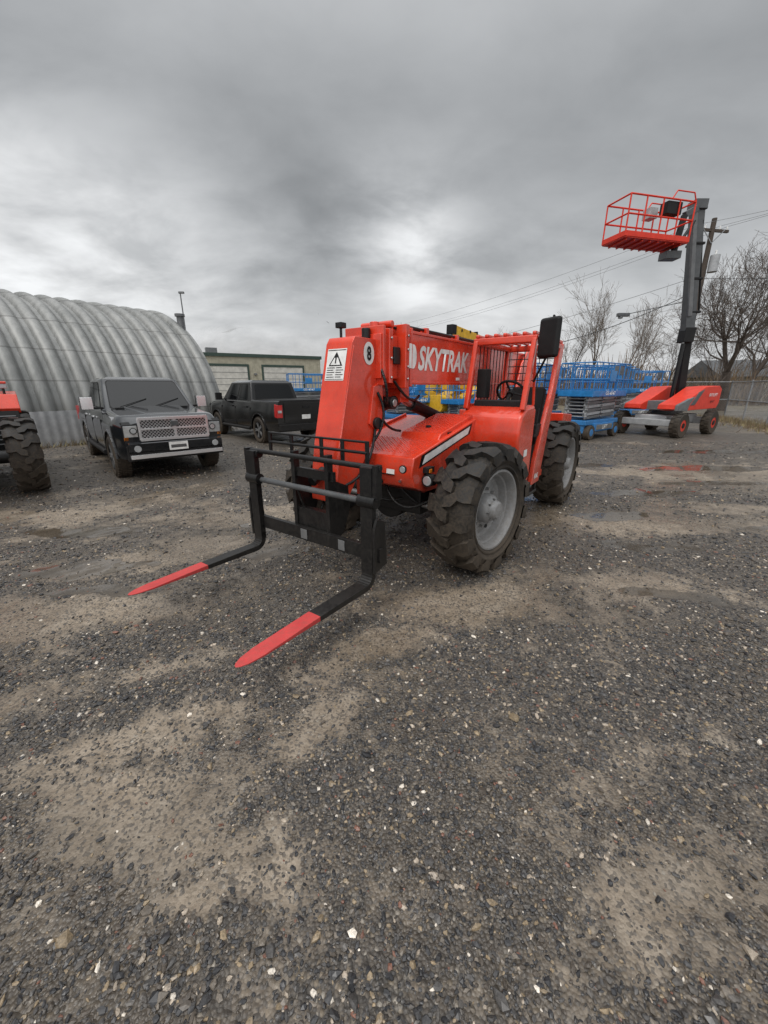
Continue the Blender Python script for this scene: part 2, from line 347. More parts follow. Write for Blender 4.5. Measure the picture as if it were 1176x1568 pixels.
# ------------------------------------------------------------ wheels
def big_wheel(name,parent,loc,flip,steer=0,R=.635,W=.38,rim='rim',rr=.385):
    T=Matrix.Translation(loc)@Matrix.Rotation((math.pi if flip else 0)+steer,4,'Z')@Matrix.Rotation(random.uniform(0,.4),4,'Y')
    b=MB(name,parent,T=T,ang=30)
    h=W/2; rc=R-.055
    b.lathe([(rr-.01,-h*.75),(rr+.02,-h*.95),(rc*.80,-h*1.08),(rc*.93,-h*1.03),(rc,-h*.8),(rc+.008,0),(rc,h*.8),(rc*.93,h*1.03),(rc*.85,h*1.08),(rc*.84,h*1.10),(rc*.82,h*1.10),(rc*.81,h*1.075),(rr+.05,h*1.0),(rr+.045,h*1.03),(rr+.03,h*1.03),(rr+.02,h*.95),(rr-.01,h*.75)],(0,0,0),'rubber',64)
    N=15
    for side in (1,-1):
        for k in range(N):
            t0=2*math.pi*(k+(.5 if side<0 else 0))/N
            rnd=random.uniform(-.012,.012)
            st=[(-.03,R,rc-.02,-.02,.07),(h*.30,R,rc-.02,.04,.10),(h*.55,R-.003,rc-.02,.12,.08),(h*.88,R-.01,rc-.03,.15,.125),(h*1.14,R-.045,rc-.06,.16,.12),(h*1.18,R-.13,rc*.83,.165,.085)]
            vs=[]
            for y,rt,rb,off,hw in st:
                for r,ww in ((rb,hw*1.08),(rt,hw)):
                    for sg in(-1,1):
                        a=t0+off+sg*ww+rnd; vs.append((r*math.cos(a),side*y,r*math.sin(a)))
            fs=[]
            for j in range(len(st)-1):
                o=j*4;p=o+4
                fs+=[(o,o+2,p+2,p),(o+2,o+3,p+3,p+2),(o+3,o+1,p+1,p+3)]
            e_=(len(st)-1)*4
            fs+=[(0,1,3,2),(e_,e_+2,e_+3,e_+1)]
            b.add(vs,fs,'rubber')
    b.lathe([(rr+.012,h*.86),(rr+.006,h*.93),(rr-.012,h*.93),(rr-.03,h*.80),(rr-.04,h*.5),(rr-.055,h*.45),(rr-.075,h*.1),(rr-.11,h*.0),(.14,h*.16),(.135,h*.2)],(0,0,0),rim,56)
    b.lathe([(.145,h*.1),(.14,h*.5),(.125,h*.62),(.10,h*.72),(.085,h*.95),(.07,h*1.02),(0,h*1.04)],(0,0,0),rim,32)
    for k in range(10):
        a=2*math.pi*k/10; p=(.185*math.cos(a),h*.06,.185*math.sin(a)); q_=(p[0],h*.30,p[2]); b.cyl(p,q_,.014,'steel',n=6)
    for k in range(8):
        a=2*math.pi*k/8; p=(.105*math.cos(a),h*.5,.105*math.sin(a)); q_=(p[0],h*.80,p[2]); b.cyl(p,q_,.009,'steel',n=6)
    for k in range(5):
        a=2*math.pi*(k+.5)/5; c=(.245*math.cos(a),h*.06,.245*math.sin(a)); b.cyl((c[0],h*.02,c[2]),(c[0],h*.085,c[2]),.022,'plastic',n=12)
    b.lathe([(rr-.02,-h*.8),(rr-.08,-h*.1),(0,-h*.1)],(0,0,0),'black',40)
    return b.done()

# ------------------------------------------------------------ telehandler
def telehandler():
    e=empty('telehandler',(.176,4.25,0),math.atan2(-.809,-.588))
    st=math.radians(-8)
    for nm,x,y,s_ in (('wheel_front_left',0,.96,st),('wheel_front_right',0,-.97,st),('wheel_rear_left',-2.95,.97,0),('wheel_rear_right',-2.95,-.97,0)):
        big_wheel(nm,e,(x,y,.625),y<0,s_)
    b=MB('chassis',e,.015)
    top=lambda x: 1.135+(.50-x)*.20
    b.prism([(.52,1.13),(.56,.98),(.50,.84),(.30,.76),(-.3,.74),(-3.2,.62),(-3.65,.75),(-3.7,1.15),(-2.6,1.2),(-.90,1.2),(-.86,top(-.86))],-.50,.50,'red')
    b.prism([(-2.4,1.3),(-.8,1.3),(-.75,.7),(-1.0,.5),(-2.2,.5),(-2.4,.7)],-1.02,-.52,'red')
    b.prism([(-3.3,.7),(-3.3,1.35),(-3.95,1.3),(-4.0,.6)],-.9,.9,'red')
    b.done()
    b=MB('hood',e,.012)
    b.prism([(.0,top(0)-.02),(-.06,top(-.06)+.045),(-.82,top(-.82)+.045),(-.84,top(-.84)-.02)],-.02,.455,'red')
    b.prism([(.1,top(.1)-.02),(.08,top(.08)+.03),(-.82,top(-.82)+.03),(-.82,top(-.82)-.02)],-.48,-.45,'red')
    b.done()
    b=MB('diamond_plate',e)
    for i_ in range(26):
        for j_ in range(14):
            x=-.09-.028*i_; y=.005+.033*j_; z=top(x)+.0465
            a=.8 if (i_+j_)%2 else -.8
            b.box((x,y,z),(.020,.006,.005),'red',rot=Matrix.Rotation(a,3,'Z'))
    for i_ in range(14):
        for j_ in range(27):
            x=.42-.030*i_; y=-.46+.034*j_; z=top(x)+.0015
            a=.8 if (i_+j_)%2 else -.8
            b.box((x,y,z),(.020,.006,.005),'red',rot=Matrix.Rotation(a,3,'Z'))
    b.done()
    b=MB('panel_seams',e)
    b.b2((.515,-.30,.955),(.5625,.30,.962),'black'); 
    for x in(-.95,-1.9): b.b2((x,-1.024,.75),(x+.01,-.6,1.28),'black')
    for y in(-.42,-.2,.1,.36):
        b.cyl((.53,y,.90),(.548,y,.90),.014,'steel',n=6)
    b.cyl((.52,.12,.87),(.56,.12,.87),.03,'plastic'); b.b2((.50,-.12,.72),(.60,-.08,.86),'red'); b.b2((.50,.02,.72),(.60,.06,.86),'red')
    b.cyl((-.25,.20,top(-.25)+.045),(-.25,.20,top(-.25)+.065),.03,'black',n=12); b.b2((-.30,.452,top(-.2)-.02),(-.20,.462,top(-.2)+.02),'black')
    b.done()
    b=MB('underframe',e,.01)
    b.cyl((0,-.8,.62),(0,.8,.62),.11,'black'); b.cyl((-.2,0,.60),(.22,0,.60),.21,'black',n=20)
    b.b2((-.25,-.42,.5),(.25,.42,.78),'black')
    b.cyl((.2,-.75,.60),(.2,.75,.60),.035,'steel'); b.cyl((.2,-.4,.60),(.2,.4,.60),.055,'black')
    for s in(-1,1):
        b.box((0,s*.72,.62),(.26,.16,.36),'black'); b.box((.14,s*.70,.64),(.16,.09,.12),'black')
        b.b2((-.4,s*.46,.66),(-.22,s*.56,1.0),'black')
    b.cyl((-2.95,-.8,.62),(-2.95,.8,.62),.11,'black'); b.cyl((-3.15,0,.60),(-2.75,0,.60),.21,'black',n=20)
    b.cyl((-2.7,0,.60),(-.3,0,.62),.045,'black')
    b.done()
    b=MB('side_stripe',e)
    st_=lambda x,d: (x,top(x)+d)
    def strip(x0,x1,d0,d1,yy,m,sk=.05):
        a=st_(x0,d0);b_=st_(x1,d0);c=st_(x1-sk,d1);d=st_(x0-sk,d1)
        b.add([(a[0],yy,a[1]),(b_[0],yy,b_[1]),(c[0],yy,c[1]),(d[0],yy,d[1])],[(0,1,2,3)],m)
    strip(.44,-.66,-.125,-.020,.503,'black'); strip(.385,-.60,-.108,-.038,.506,'white')
    b.done()
    b=MB('work_lights',e,.006)
    b.cyl((.30,.50,.90),(.30,.60,.90),.055,'plastic',n=20); b.cyl((.38,.56,.90),(.31,.56,.90),.06,'plastic',n=20); b.cyl((.383,.56,.90),(.378,.56,.90),.045,'lamp',n=20)
    b.b2((.24,.50,.965),(.36,.56,1.02),'plastic'); b.b2((.30,.561,.97),(.35,.57,1.005),'amber')
    b.cyl((.545,.40,1.02),(.56,.40,1.02),.04,'black',n=18); b.cyl((.56,.40,1.02),(.566,.40,1.02),.03,'lamp',n=18)
    b.add([(.563,.22,.965),(.563,.31,.965),(.560,.31,1.01),(.560,.22,1.01)],[(0,1,2,3)],'white')
    b.done()
    yc=-.10
    b=MB('boom_outer',e,.012)
    b.b2((-3.5,yc-.27,1.77),(.22,yc+.27,2.26),'red')
    b.done()
    b=MB('boom_wear_rails',e,.004)
    b.b2((-3.4,yc+.27,1.772),(.1,yc+.282,1.80),'red'); b.b2((-3.4,yc+.27,2.23),(.1,yc+.282,2.257),'red')
    b.tube([(-3.3,yc+.20,2.30),(.0,yc+.20,2.30),(.25,yc+.18,2.27)],.014,'black'); b.tube([(-3.3,yc+.15,2.295),(.0,yc+.15,2.295),(.25,yc+.12,2.27)],.014,'black')
    for x in(-2.6,-1.8,-1.0,-.3): b.b2((x,yc+.10,2.26),(x+.05,yc+.24,2.32),'red')
    b.done()
    b=MB('boom_collar',e,.01)
    b.b2((.16,yc-.30,1.735),(.225,yc+.30,2.30),'red'); b.b2((.08,yc-.285,1.75),(.12,yc+.285,2.28),'red')
    b.b2((.225,yc-.21,1.82),(.50,yc+.21,2.20),'red')
    b.b2((.34,yc-.235,1.78),(.40,yc+.235,2.25),'red'); b.b2((.44,yc-.225,1.76),(.48,yc+.225,2.27),'red')
    b.b2((.24,yc+.21,1.95),(.34,yc+.25,2.10),'black'); b.b2((.23,yc-.1,2.2),(.45,yc+.12,2.26),'black')
    for z in(1.83,2.0,2.17):
        b.cyl((.37,yc+.235,z),(.37,yc+.25,z),.014,'steel',n=6)
    for z in(1.82,1.93,2.08,2.2):
        b.cyl((.19,yc+.30,z),(.19,yc+.315,z),.014,'steel',n=6)
    b.cyl((.30,yc-.16,2.30),(.30,yc+.2,2.30),.03,'red'); 
    b.cyl((.42,yc+.08,2.25),(.42,yc+.08,2.31),.045,'red',n=16); b.cyl((.52,yc+.06,2.16),(.52,yc+.06,2.25),.04,'black',n=16)
    b.done()
    b=MB('gooseneck',e,.014)
    gp=[(.36,2.12),(.42,2.155),(.78,2.155),(.82,2.10),(1.03,1.25),(1.10,.86),(1.09,.76),(1.0,.72),(.90,.80),(.50,1.32),(.42,1.48),(.40,1.75)]
    b.prism(gp,yc-.15,yc+.15,'red')
    b.prism([(.40,1.5),(.50,1.34),(.62,1.42),(.55,1.75),(.42,1.8)],yc-.17,yc+.17,'red')
    b.cyl((1.03,yc-.19,.82),(1.03,yc+.19,.82),.05,'steel',n=20)
    b.cyl((.52,yc-.2,1.42),(.52,yc+.2,1.42),.055,'black',n=20)
    for s in(-1,1):
        for p,q_ in (((.805,2.08),(1.02,1.25)),((1.02,1.25),(1.085,.88))):
            b.beam((p[0],yc+s*.151,p[1]),(q_[0],yc+s*.151,q_[1]),.012,.012,'red',up=(0,1,0))
    b.done()
    b=MB('decals',e)
    fx=lambda z:.82+(2.10-z)/.85*.21+.0035
    def fq(y0,y1,z0,z1,m,o=0): b.add([(fx(z0)+o,y0,z0),(fx(z0)+o,y1,z0),(fx(z1)+o,y1,z1),(fx(z1)+o,y0,z1)],[(0,1,2,3)],m)
    fq(yc-.115,yc+.105,1.80,2.06,'white'); fq(yc-.108,yc+.098,2.045,2.052,'plastic',.001); fq(yc-.108,yc+.098,1.808,1.812,'plastic',.001)
    zc=1.975; dz=.055
    pts=[(fx(zc-dz)+.002,yc-.085,zc-dz),(fx(zc-dz)+.002,yc+.075,zc-dz),(fx(zc+dz)+.002,yc-.005,zc+dz+.005)]
    b.add(pts,[(0,1,2)],'plastic')
    pts=[(fx(zc-dz)+.004,yc-.063,zc-dz+.008),(fx(zc-dz)+.004,yc+.053,zc-dz+.008),(fx(zc+dz)+.004,yc-.005,zc+dz-.012)]
    b.add(pts,[(0,1,2)],'white')
    fq(yc-.012,yc+.002,1.94,1.99,'plastic',.006)
    for k in range(5): fq(yc-.10,yc-.01-.015*(k%2),1.902-k*.019,1.908-k*.019,'plastic',.002); fq(yc+.005,yc+.09-.02*((k+1)%2),1.902-k*.019,1.908-k*.019,'plastic',.002)
    b.add([(.60+.075*math.cos(a),yc+.154,2.03+.095*math.sin(a)) for a in [2*math.pi*i/28 for i in range(28)]],[tuple(range(28))],'white')
    b.add([(-1.0,1.0235,.98),(-1.12,1.0235,.98),(-1.12,1.0235,1.06),(-1.0,1.0235,1.06)],[(0,1,2,3)],'white')
    b.done()
    text('8','number_decal',e,.06,.12,(.63,yc+.158,1.97),(-1,0,0),(0,0,1),'plastic',.03)
    text('SKYTRAK','boom_lettering',e,1.18,.235,(-.04,yc+.274,1.905),(-1,0,0),(0,0,1),'white',.03,.25)
    b=MB('boom_logo',e)
    yy=yc+.274
    b.add([(.045-.055*math.cos(a),yy,2.03+.11*math.sin(a)) for a in [math.pi*i/12-math.pi/2 for i in range(13)]]+[(.07,yy,2.14),(.07,yy,1.92)],[tuple(range(15))],'white')
    b.add([(.150,yy+.014,1.92),(.10,yy+.014,1.92),(.10,yy+.014,2.14),(.150,yy+.014,2.14)],[(0,1,2,3)],'white')
    b.add([(-.9,yy,1.82),(-1.0,yy,1.82),(-1.0,yy,1.85),(-.9,yy,1.85)],[(0,1,2,3)],'white')
    b.done()
    b=MB('beacon_and_hoses',e,.004)
    b.cyl((.70,yc-.08,2.155),(.70,yc-.08,2.24),.012,'black'); b.b2((.67,yc-.11,2.24),(.74,yc-.04,2.285),'black')
    def hose(p,q_,sag,r=.014):
        pts=[]
        for k in range(11):
            t=k/10; v=Vector(p).lerp(Vector(q_),t)+Vector(sag)*(4*t*(1-t)); pts.append(v)
        b.tube(pts,r,'black',7)
    hose((.45,yc+.1,1.78),(.0,yc+.1,1.3),(.1,0,-.1)); hose((.5,yc+.17,1.7),(.55,yc+.16,1.25),(-.06,.05,0)); hose((.5,yc,1.3),(.95,yc,.95),(-.1,0,-.1))
    hose((.52,yc+.16,1.4),(1.15,yc+.12,.9),(-.1,.03,-.16)); hose((1.0,yc-.1,.7),(1.3,yc-.1,.9),(0,0,-.2))
    hose((.3,.2,.78),(-.1,.45,.6),(.1,.1,-.1)); hose((.35,-.2,.8),(.1,.3,.68),(.15,0,-.1)); hose((.4,.1,.8),(.2,.5,.66),(.1,0,-.12)); hose((.42,-.3,.8),(.2,-.6,.66),(.1,0,-.12))
    hose((.48,yc+.2,1.9),(.42,yc+.22,1.6),(.05,.06,0)); hose((.30,yc+.22,1.8),(-.2,yc+.2,1.66),(0,.03,-.1))
    b.done()
    b=MB('hydraulic_cylinders',e,.004)
    b.cyl((-1.3,yc,1.30),(-.35,yc,1.56),.07,'black',n=20); b.cyl((-.35,yc,1.56),(.1,yc,1.72),.04,'steel')
    b.cyl((-.1,yc-.17,1.66),(.42,yc-.17,1.60),.055,'black'); b.cyl((.10,yc+.12,1.62),(.42,yc+.12,1.56),.055,'black',n=18)
    b.cyl((.34,yc+.06,1.60),(.34,yc+.25,1.60),.06,'black',n=20); b.cyl((.34,yc+.25,1.60),(.34,yc+.262,1.60),.035,'steel',n=16)
    b.cyl((.55,yc,1.25),(.98,yc,.98),.05,'black',n=18)
    b.b2((.0,yc-.2,1.60),(.16,yc+.2,1.78),'red'); 
    b.done()
    b=MB('boom_tower',e,.012)
    for y in(yc-.33,yc+.30): b.prism([(-3.9,1.1),(-3.75,2.15),(-3.35,2.3),(-3.1,2.1),(-2.7,1.15)],y,y+.04,'red')
    b.done()
    cy=-.08; X=1.33
    b=MB('fork_carriage',e,.006)
    for s in(-1,1):
        y=cy+s*.68
        b.box((X,y,.76),(.055,.11,.86),'black'); 
        b.b2((X-.05,y-.02+s*.075,.95),(X+.02,y+.02+s*.075,1.21),'black')
        b.prism([(X-.13,.40),(X+.03,.36),(X+.035,.72),(X,.80),(X-.10,.76)],y+s*.062,y+s*.085,'black')
        b.cyl((X-.03,y-.07,1.16),(X-.03,y+.07,1.16),.04,'black')
        b.cyl((X+.0,y-.08,.93),(X+.0,y+.08,.93),.05,'black')
    b.cyl((X-.03,cy-.78,1.185),(X-.03,cy+.78,1.185),.022,'black')
    b.cyl((X-.02,cy-.74,.92),(X-.02,cy+.74,.92),.026,'dgrey'); 
    b.b2((X-.055,cy-.78,.44),(X-.015,cy+.78,.56),'black')
    b.b2((X-.012,cy-.10,.455),(X-.008,cy-.02,.545),'grey'); b.b2((X-.012,cy+.35,.455),(X-.008,cy+.42,.545),'grey')
    for s in(-1,1):
        b.b2((X-.12,cy+s*.20-.02,.44),(X-.055,cy+s*.20+.02,1.22),'black')
        b.prism([(1.0,.72),(1.02,.92),(1.24,1.02),(1.26,.44),(1.1,.5)],cy+s*.20-.015,cy+s*.20+.015,'black')
    b.b2((X-.12,cy-.25,1.0),(X-.08,cy+.25,1.08),'black'); b.b2((X-.14,cy-.2,.55),(X-.07,cy+.2,.72),'black')
    b.cyl((1.03,cy-.3,.82),(1.03,cy+.3,.82),.03,'steel'); b.cyl((1.2,cy-.05,.95),(.8,cy-.05,1.15),.045,'black')
    b.done()
    b=MB('load_backrest',e,.003)
    xb=1.13
    b.cyl((xb,cy-.66,1.335),(xb,cy+.52,1.335),.010,'black'); 
    b.cyl((xb+.0,cy-.66,1.25),(xb+.0,cy+.52,1.25),.013,'black')
    for y in(-.66,-.36,0.02,.26,.52):
        b.b2((xb-.008,cy+y-.018,1.14),(xb+.008,cy+y+.018,1.345),'black')
        b.beam((xb,cy+y,1.16),(X-.04,cy+y,1.18),.03,.02,'black')
    b.done()
    for s,nm in((-1,'fork_right'),(1,'fork_left')):
        y=cy+s*.68
        b=MB(nm,e,.004)
        secs=[(X-.022,.40,X+.028,.40)]
        for k in range(6):
            a=math.pi/2*k/5
            cx,cz=X+.09,.34
            secs.append((cx-(.112)*math.cos(a),cz-.112*math.sin(a)+.0, cx-.062*math.cos(a),cz-.062*math.sin(a)))
        for a_,c_ in zip(secs[:-1],secs[1:]):
            p=[(a_[0],y-.055,a_[1]),(a_[0],y+.055,a_[1]),(a_[2],y+.055,a_[3]),(a_[2],y-.055,a_[3]),
               (c_[0],y-.055,c_[1]),(c_[0],y+.055,c_[1]),(c_[2],y+.055,c_[3]),(c_[2],y-.055,c_[3])]
            b.hexa(p,'black')
        x0=X+.09;x1=X+.60;x2=X+1.22
        b.hexa([(x0,y-.055,.228),(x0,y+.055,.228),(x0,y+.055,.278),(x0,y-.055,.278),(x1,y-.055,.232),(x1,y+.055,.232),(x1,y+.055,.272),(x1,y-.055,.272)],'black')
        pr=[(x1,y-.056),(x2-.16,y-.056),(x2-.06,y-.042),(x2-.015,y-.022),(x2,y-.006),(x2,y+.006),(x2-.015,y+.022),(x2-.06,y+.042),(x2-.16,y+.056),(x1,y+.056)]
        n=len(pr); vs=[(x,yy,.236+.012*(x-x1)) for x,yy in pr]+[(x,yy,.273-.022*(x-x1)/.6) for x,yy in pr]
        b.add(vs,[tuple(range(n)),tuple(range(2*n-1,n-1,-1))]+[(i,i+n,(i+1)%n+n,(i+1)%n) for i in range(n)],'forkred')
        b.done()
    y0,y1=.30,1.02
    b=MB('cab_body',e,.035,3)
    b.prism([(-.82,1.02),(-.78,1.16),(-.78,1.32),(-.83,1.45),(-.98,1.53),(-1.28,1.55),(-1.30,.62),(-1.12,.60),(-.98,.80)],y0,y1,'red')
    b.done()
    b=MB('cab_frame',e,.012)
    A=lambda y:((-.90,y,1.50),(-1.08,y,2.24))
    for y in(y0+.03,y1-.03): b.beam(*A(y),.055,.075,'red',up=(1,0,0))
    b.prism([(-2.10,2.26),(-2.26,2.24),(-2.20,1.9),(-1.80,.55),(-1.50,.55),(-1.55,.85),(-1.98,1.75)],y1-.06,y1,'red')
    b.prism([(-2.10,2.26),(-2.26,2.24),(-2.20,1.0),(-2.05,1.0)],y0,y0+.06,'red')
    b.b2((-1.3,y0,.55),(-2.2,y1-.07,.64),'red')
    b.b2((-1.05,y0,2.20),(-1.13,y1,2.275),'red'); b.b2((-2.18,y0,2.20),(-2.27,y1,2.275),'red')
    b.b2((-1.13,y0,2.20),(-2.18,y0+.06,2.265),'red'); b.b2((-1.13,y1-.06,2.20),(-2.18,y1,2.265),'red')
    for k in range(7):
        y=y0+.04+(y1-y0-.08)*k/6
        b.b2((-1.06,y-.022,2.277),(-2.26,y+.022,2.315),'red')
    b.b2((-2.12,y0+.05,.64),(-2.18,y1-.1,1.35),'red')
    b.beam((-1.28,y1-.025,.70),(-1.28,y1-.025,1.5),.05,.05,'red',up=(1,0,0))
    b.beam((-1.28,y1-.03,1.54),(-1.12,y1-.03,2.22),.03,.03,'red',up=(1,0,0))
    b.done()
    b=MB('cab_guard',e)
    for k in range(9): 
        z=1.38+.09*k; b.cyl((-2.15,y0+.05,z),(-2.15,y1-.08,z),.006,'black',n=5)
    for k in range(7):
        y=y0+.06+.1*k; b.cyl((-2.15,y,1.35),(-2.15,y,2.2),.006,'black',n=5)
    for k in range(9):
        x=-1.2-.11*k; b.cyl((x,y0+.03,1.5),(x,y0+.03,2.2),.006,'black',n=5)
    b.cyl((-1.0,y0+.03,1.54),(-2.15,y0+.03,1.5),.02,'red')
    b.done()
    b=MB('cab_interior',e,.015)
    b.b2((-1.62,.48,1.02),(-2.05,.90,1.14),'plastic'); b.box((-2.02,.69,1.42),(.12,.42,.62),'plastic',rot=Matrix.Rotation(-.18,3,'Y'))
    b.b2((-1.7,.52,.64),(-2.0,.86,1.02),'plastic'); b.b2((-1.0,y0+.08,1.5),(-1.22,y1-.1,1.60),'plastic')
    b.cyl((-1.22,.66,1.5),(-1.42,.66,1.66),.025,'plastic')
    b.b2((-1.5,.92,1.15),(-1.95,.98,1.30),'plastic')
    b.cyl((-1.3,.42,1.5),(-1.35,.40,1.78),.01,'plastic'); b.cyl((-1.35,.40,1.78),(-1.35,.40,1.83),.022,'plastic')
    for yy in(.3,.36,.9): b.cyl((-1.45,yy+.1,1.2),(-1.5,yy+.1,1.5),.01,'plastic')
    b.b2((-1.15,.33,1.62),(-1.30,.45,1.95),'plastic')
    b.done()
    me2=MB('steering_wheel',e)
    c=Vector((-1.44,.66,1.68)); ax=Vector((-.78,0,.62)).normalized(); u=Vector((0,1,0)); w=ax.cross(u)
    pts=[c+(u*math.cos(a)+w*math.sin(a))*.17 for a in [2*math.pi*k/24 for k in range(25)]]
    me2.tube(pts,.015,'plastic',8)
    for a in(0.3,2.4,4.5): me2.cyl(c,c+(u*math.cos(a)+w*math.sin(a))*.17,.012,'plastic',n=6)
    me2.cyl(c-ax*.04,c+ax*.02,.04,'plastic'); me2.done()
    b=MB('mirror',e,.035,3)
    Rm=Matrix.Rotation(math.radians(-25),3,'Z')
    b.box((-1.02,1.15,2.23),(.07,.25,.39),'plastic',rot=Rm)
    b.done()
    b=MB('mirror_bracket',e)
    b.tube([(-1.1,1.0,2.2),(-1.08,1.16,2.44),(-1.06,1.16,2.44)],.012,'plastic'); b.tube([(-1.15,1.0,1.8),(-1.1,1.12,2.05),(-1.06,1.16,2.15)],.012,'plastic')
    b.done()
    b=MB('access_step',e,.008)
    b.b2((-1.42,.75,.42),(-1.75,1.02,.46),'black'); b.b2((-1.44,.98,.46),(-1.47,1.01,.6),'black'); b.b2((-1.7,.98,.46),(-1.73,1.01,.6),'black')
    b.b2((-1.3,.55,.5),(-2.3,.9,.56),'black')
    b.done()
    text('8042','model_decal',e,.16,.07,(-1.56,y1+.003,.62),(-1,0,0),(0,0,1),'white',.02)
    return e
telehandler()

def telehandler2():
    ang=math.atan2(-.742,.67)
    e=empty('telehandler.001',(-6.92,6.12,0),ang)
    for nm,x,y in (('wheel_front_left',0,.97),('wheel_front_right',0,-.97),('wheel_rear_left',-2.95,.97),('wheel_rear_right',-2.95,-.97)):
        big_wheel(nm,e,(x,y,.625),y<0)
    b=MB('chassis',e,.02)
    b.prism([(.6,1.1),(.6,.75),(-3.5,.6),(-3.6,1.2),(-.5,1.2)],-.5,.5,'black')
    b.prism([(-.62,.6),(-.60,1.35),(-.75,1.55),(-2.3,1.60),(-2.4,.6)],.45,1.03,'black')
    b.prism([(-.58,1.38),(-.72,1.62),(-2.35,1.66),(-2.4,1.5),(-.62,1.3)],.42,1.06,'red')
    b.prism([(-.62,.6),(-.60,1.35),(-.75,1.6),(-2.3,1.60),(-2.4,.6)],-1.03,-.5,'red')
    b.b2((-3.2,-.3,1.2),(.9,.25,1.55),'red'); b.b2((.9,-.2,.5),(1.2,.15,1.6),'red')
    b.cyl((0,-.8,.62),(0,.8,.62),.11,'black')
    for k in range(7): b.b2((-.575,.5,.75+.08*k),(-.60,.98,.78+.08*k),'grey')
    b.cyl((-.9,.9,1.6),(-.9,.9,1.72),.02,'black'); b.b2((-.85,.84,1.72),(-.95,.96,1.80),'lgrey'); b.b2((-.84,.86,1.80),(-.96,.96,1.84),'red')
    b.done()
telehandler2()

# ------------------------------------------------------------ pickup trucks
def truck_wheel(name,parent,loc,flip):
    T=Matrix.Translation(loc)@(Matrix.Rotation(math.pi,4,'Z') if flip else Matrix.Identity(4))
    b=MB(name,parent,T=T,ang=30); R=.415;h=.14
    b.lathe([(.25,-h*.8),(.30,-h),(R-.05,-h*1.02),(R-.01,-h*.8),(R,-h*.4),(R,h*.4),(R-.01,h*.8),(R-.05,h*1.02),(.30,h),(.262,h*.85)],(0,0,0),'rubber',44)
    for k in range(36):
        a=2*math.pi*k/36
        for yy in(-.085,.085,0):
            a2=a+(0 if yy else .09)
            b.box((R*math.cos(a2),yy,R*math.sin(a2)),(.02,.07,.045),'rubber',rot=Matrix.Rotation(-a2,3,'Y'))
    b.lathe([(.265,h*.8),(.262,h*.95),(.25,h*.95),(.24,h*.6),(.235,-h*.6),(.0,-h*.6)],(0,0,0),'plastic',40)
    for k in range(5):
        a=2*math.pi*k/5
        for da in(-.12,.12):
            b.beam((.05*math.cos(a),h*.75,.05*math.sin(a)),(.245*math.cos(a+da),h*.8,.245*math.sin(a+da)),.04,.035,'grey',up=(0,1,0))
    b.cyl((0,h*.3,0),(0,h*.95,0),.06,'grey',n=20)
    return b.done()
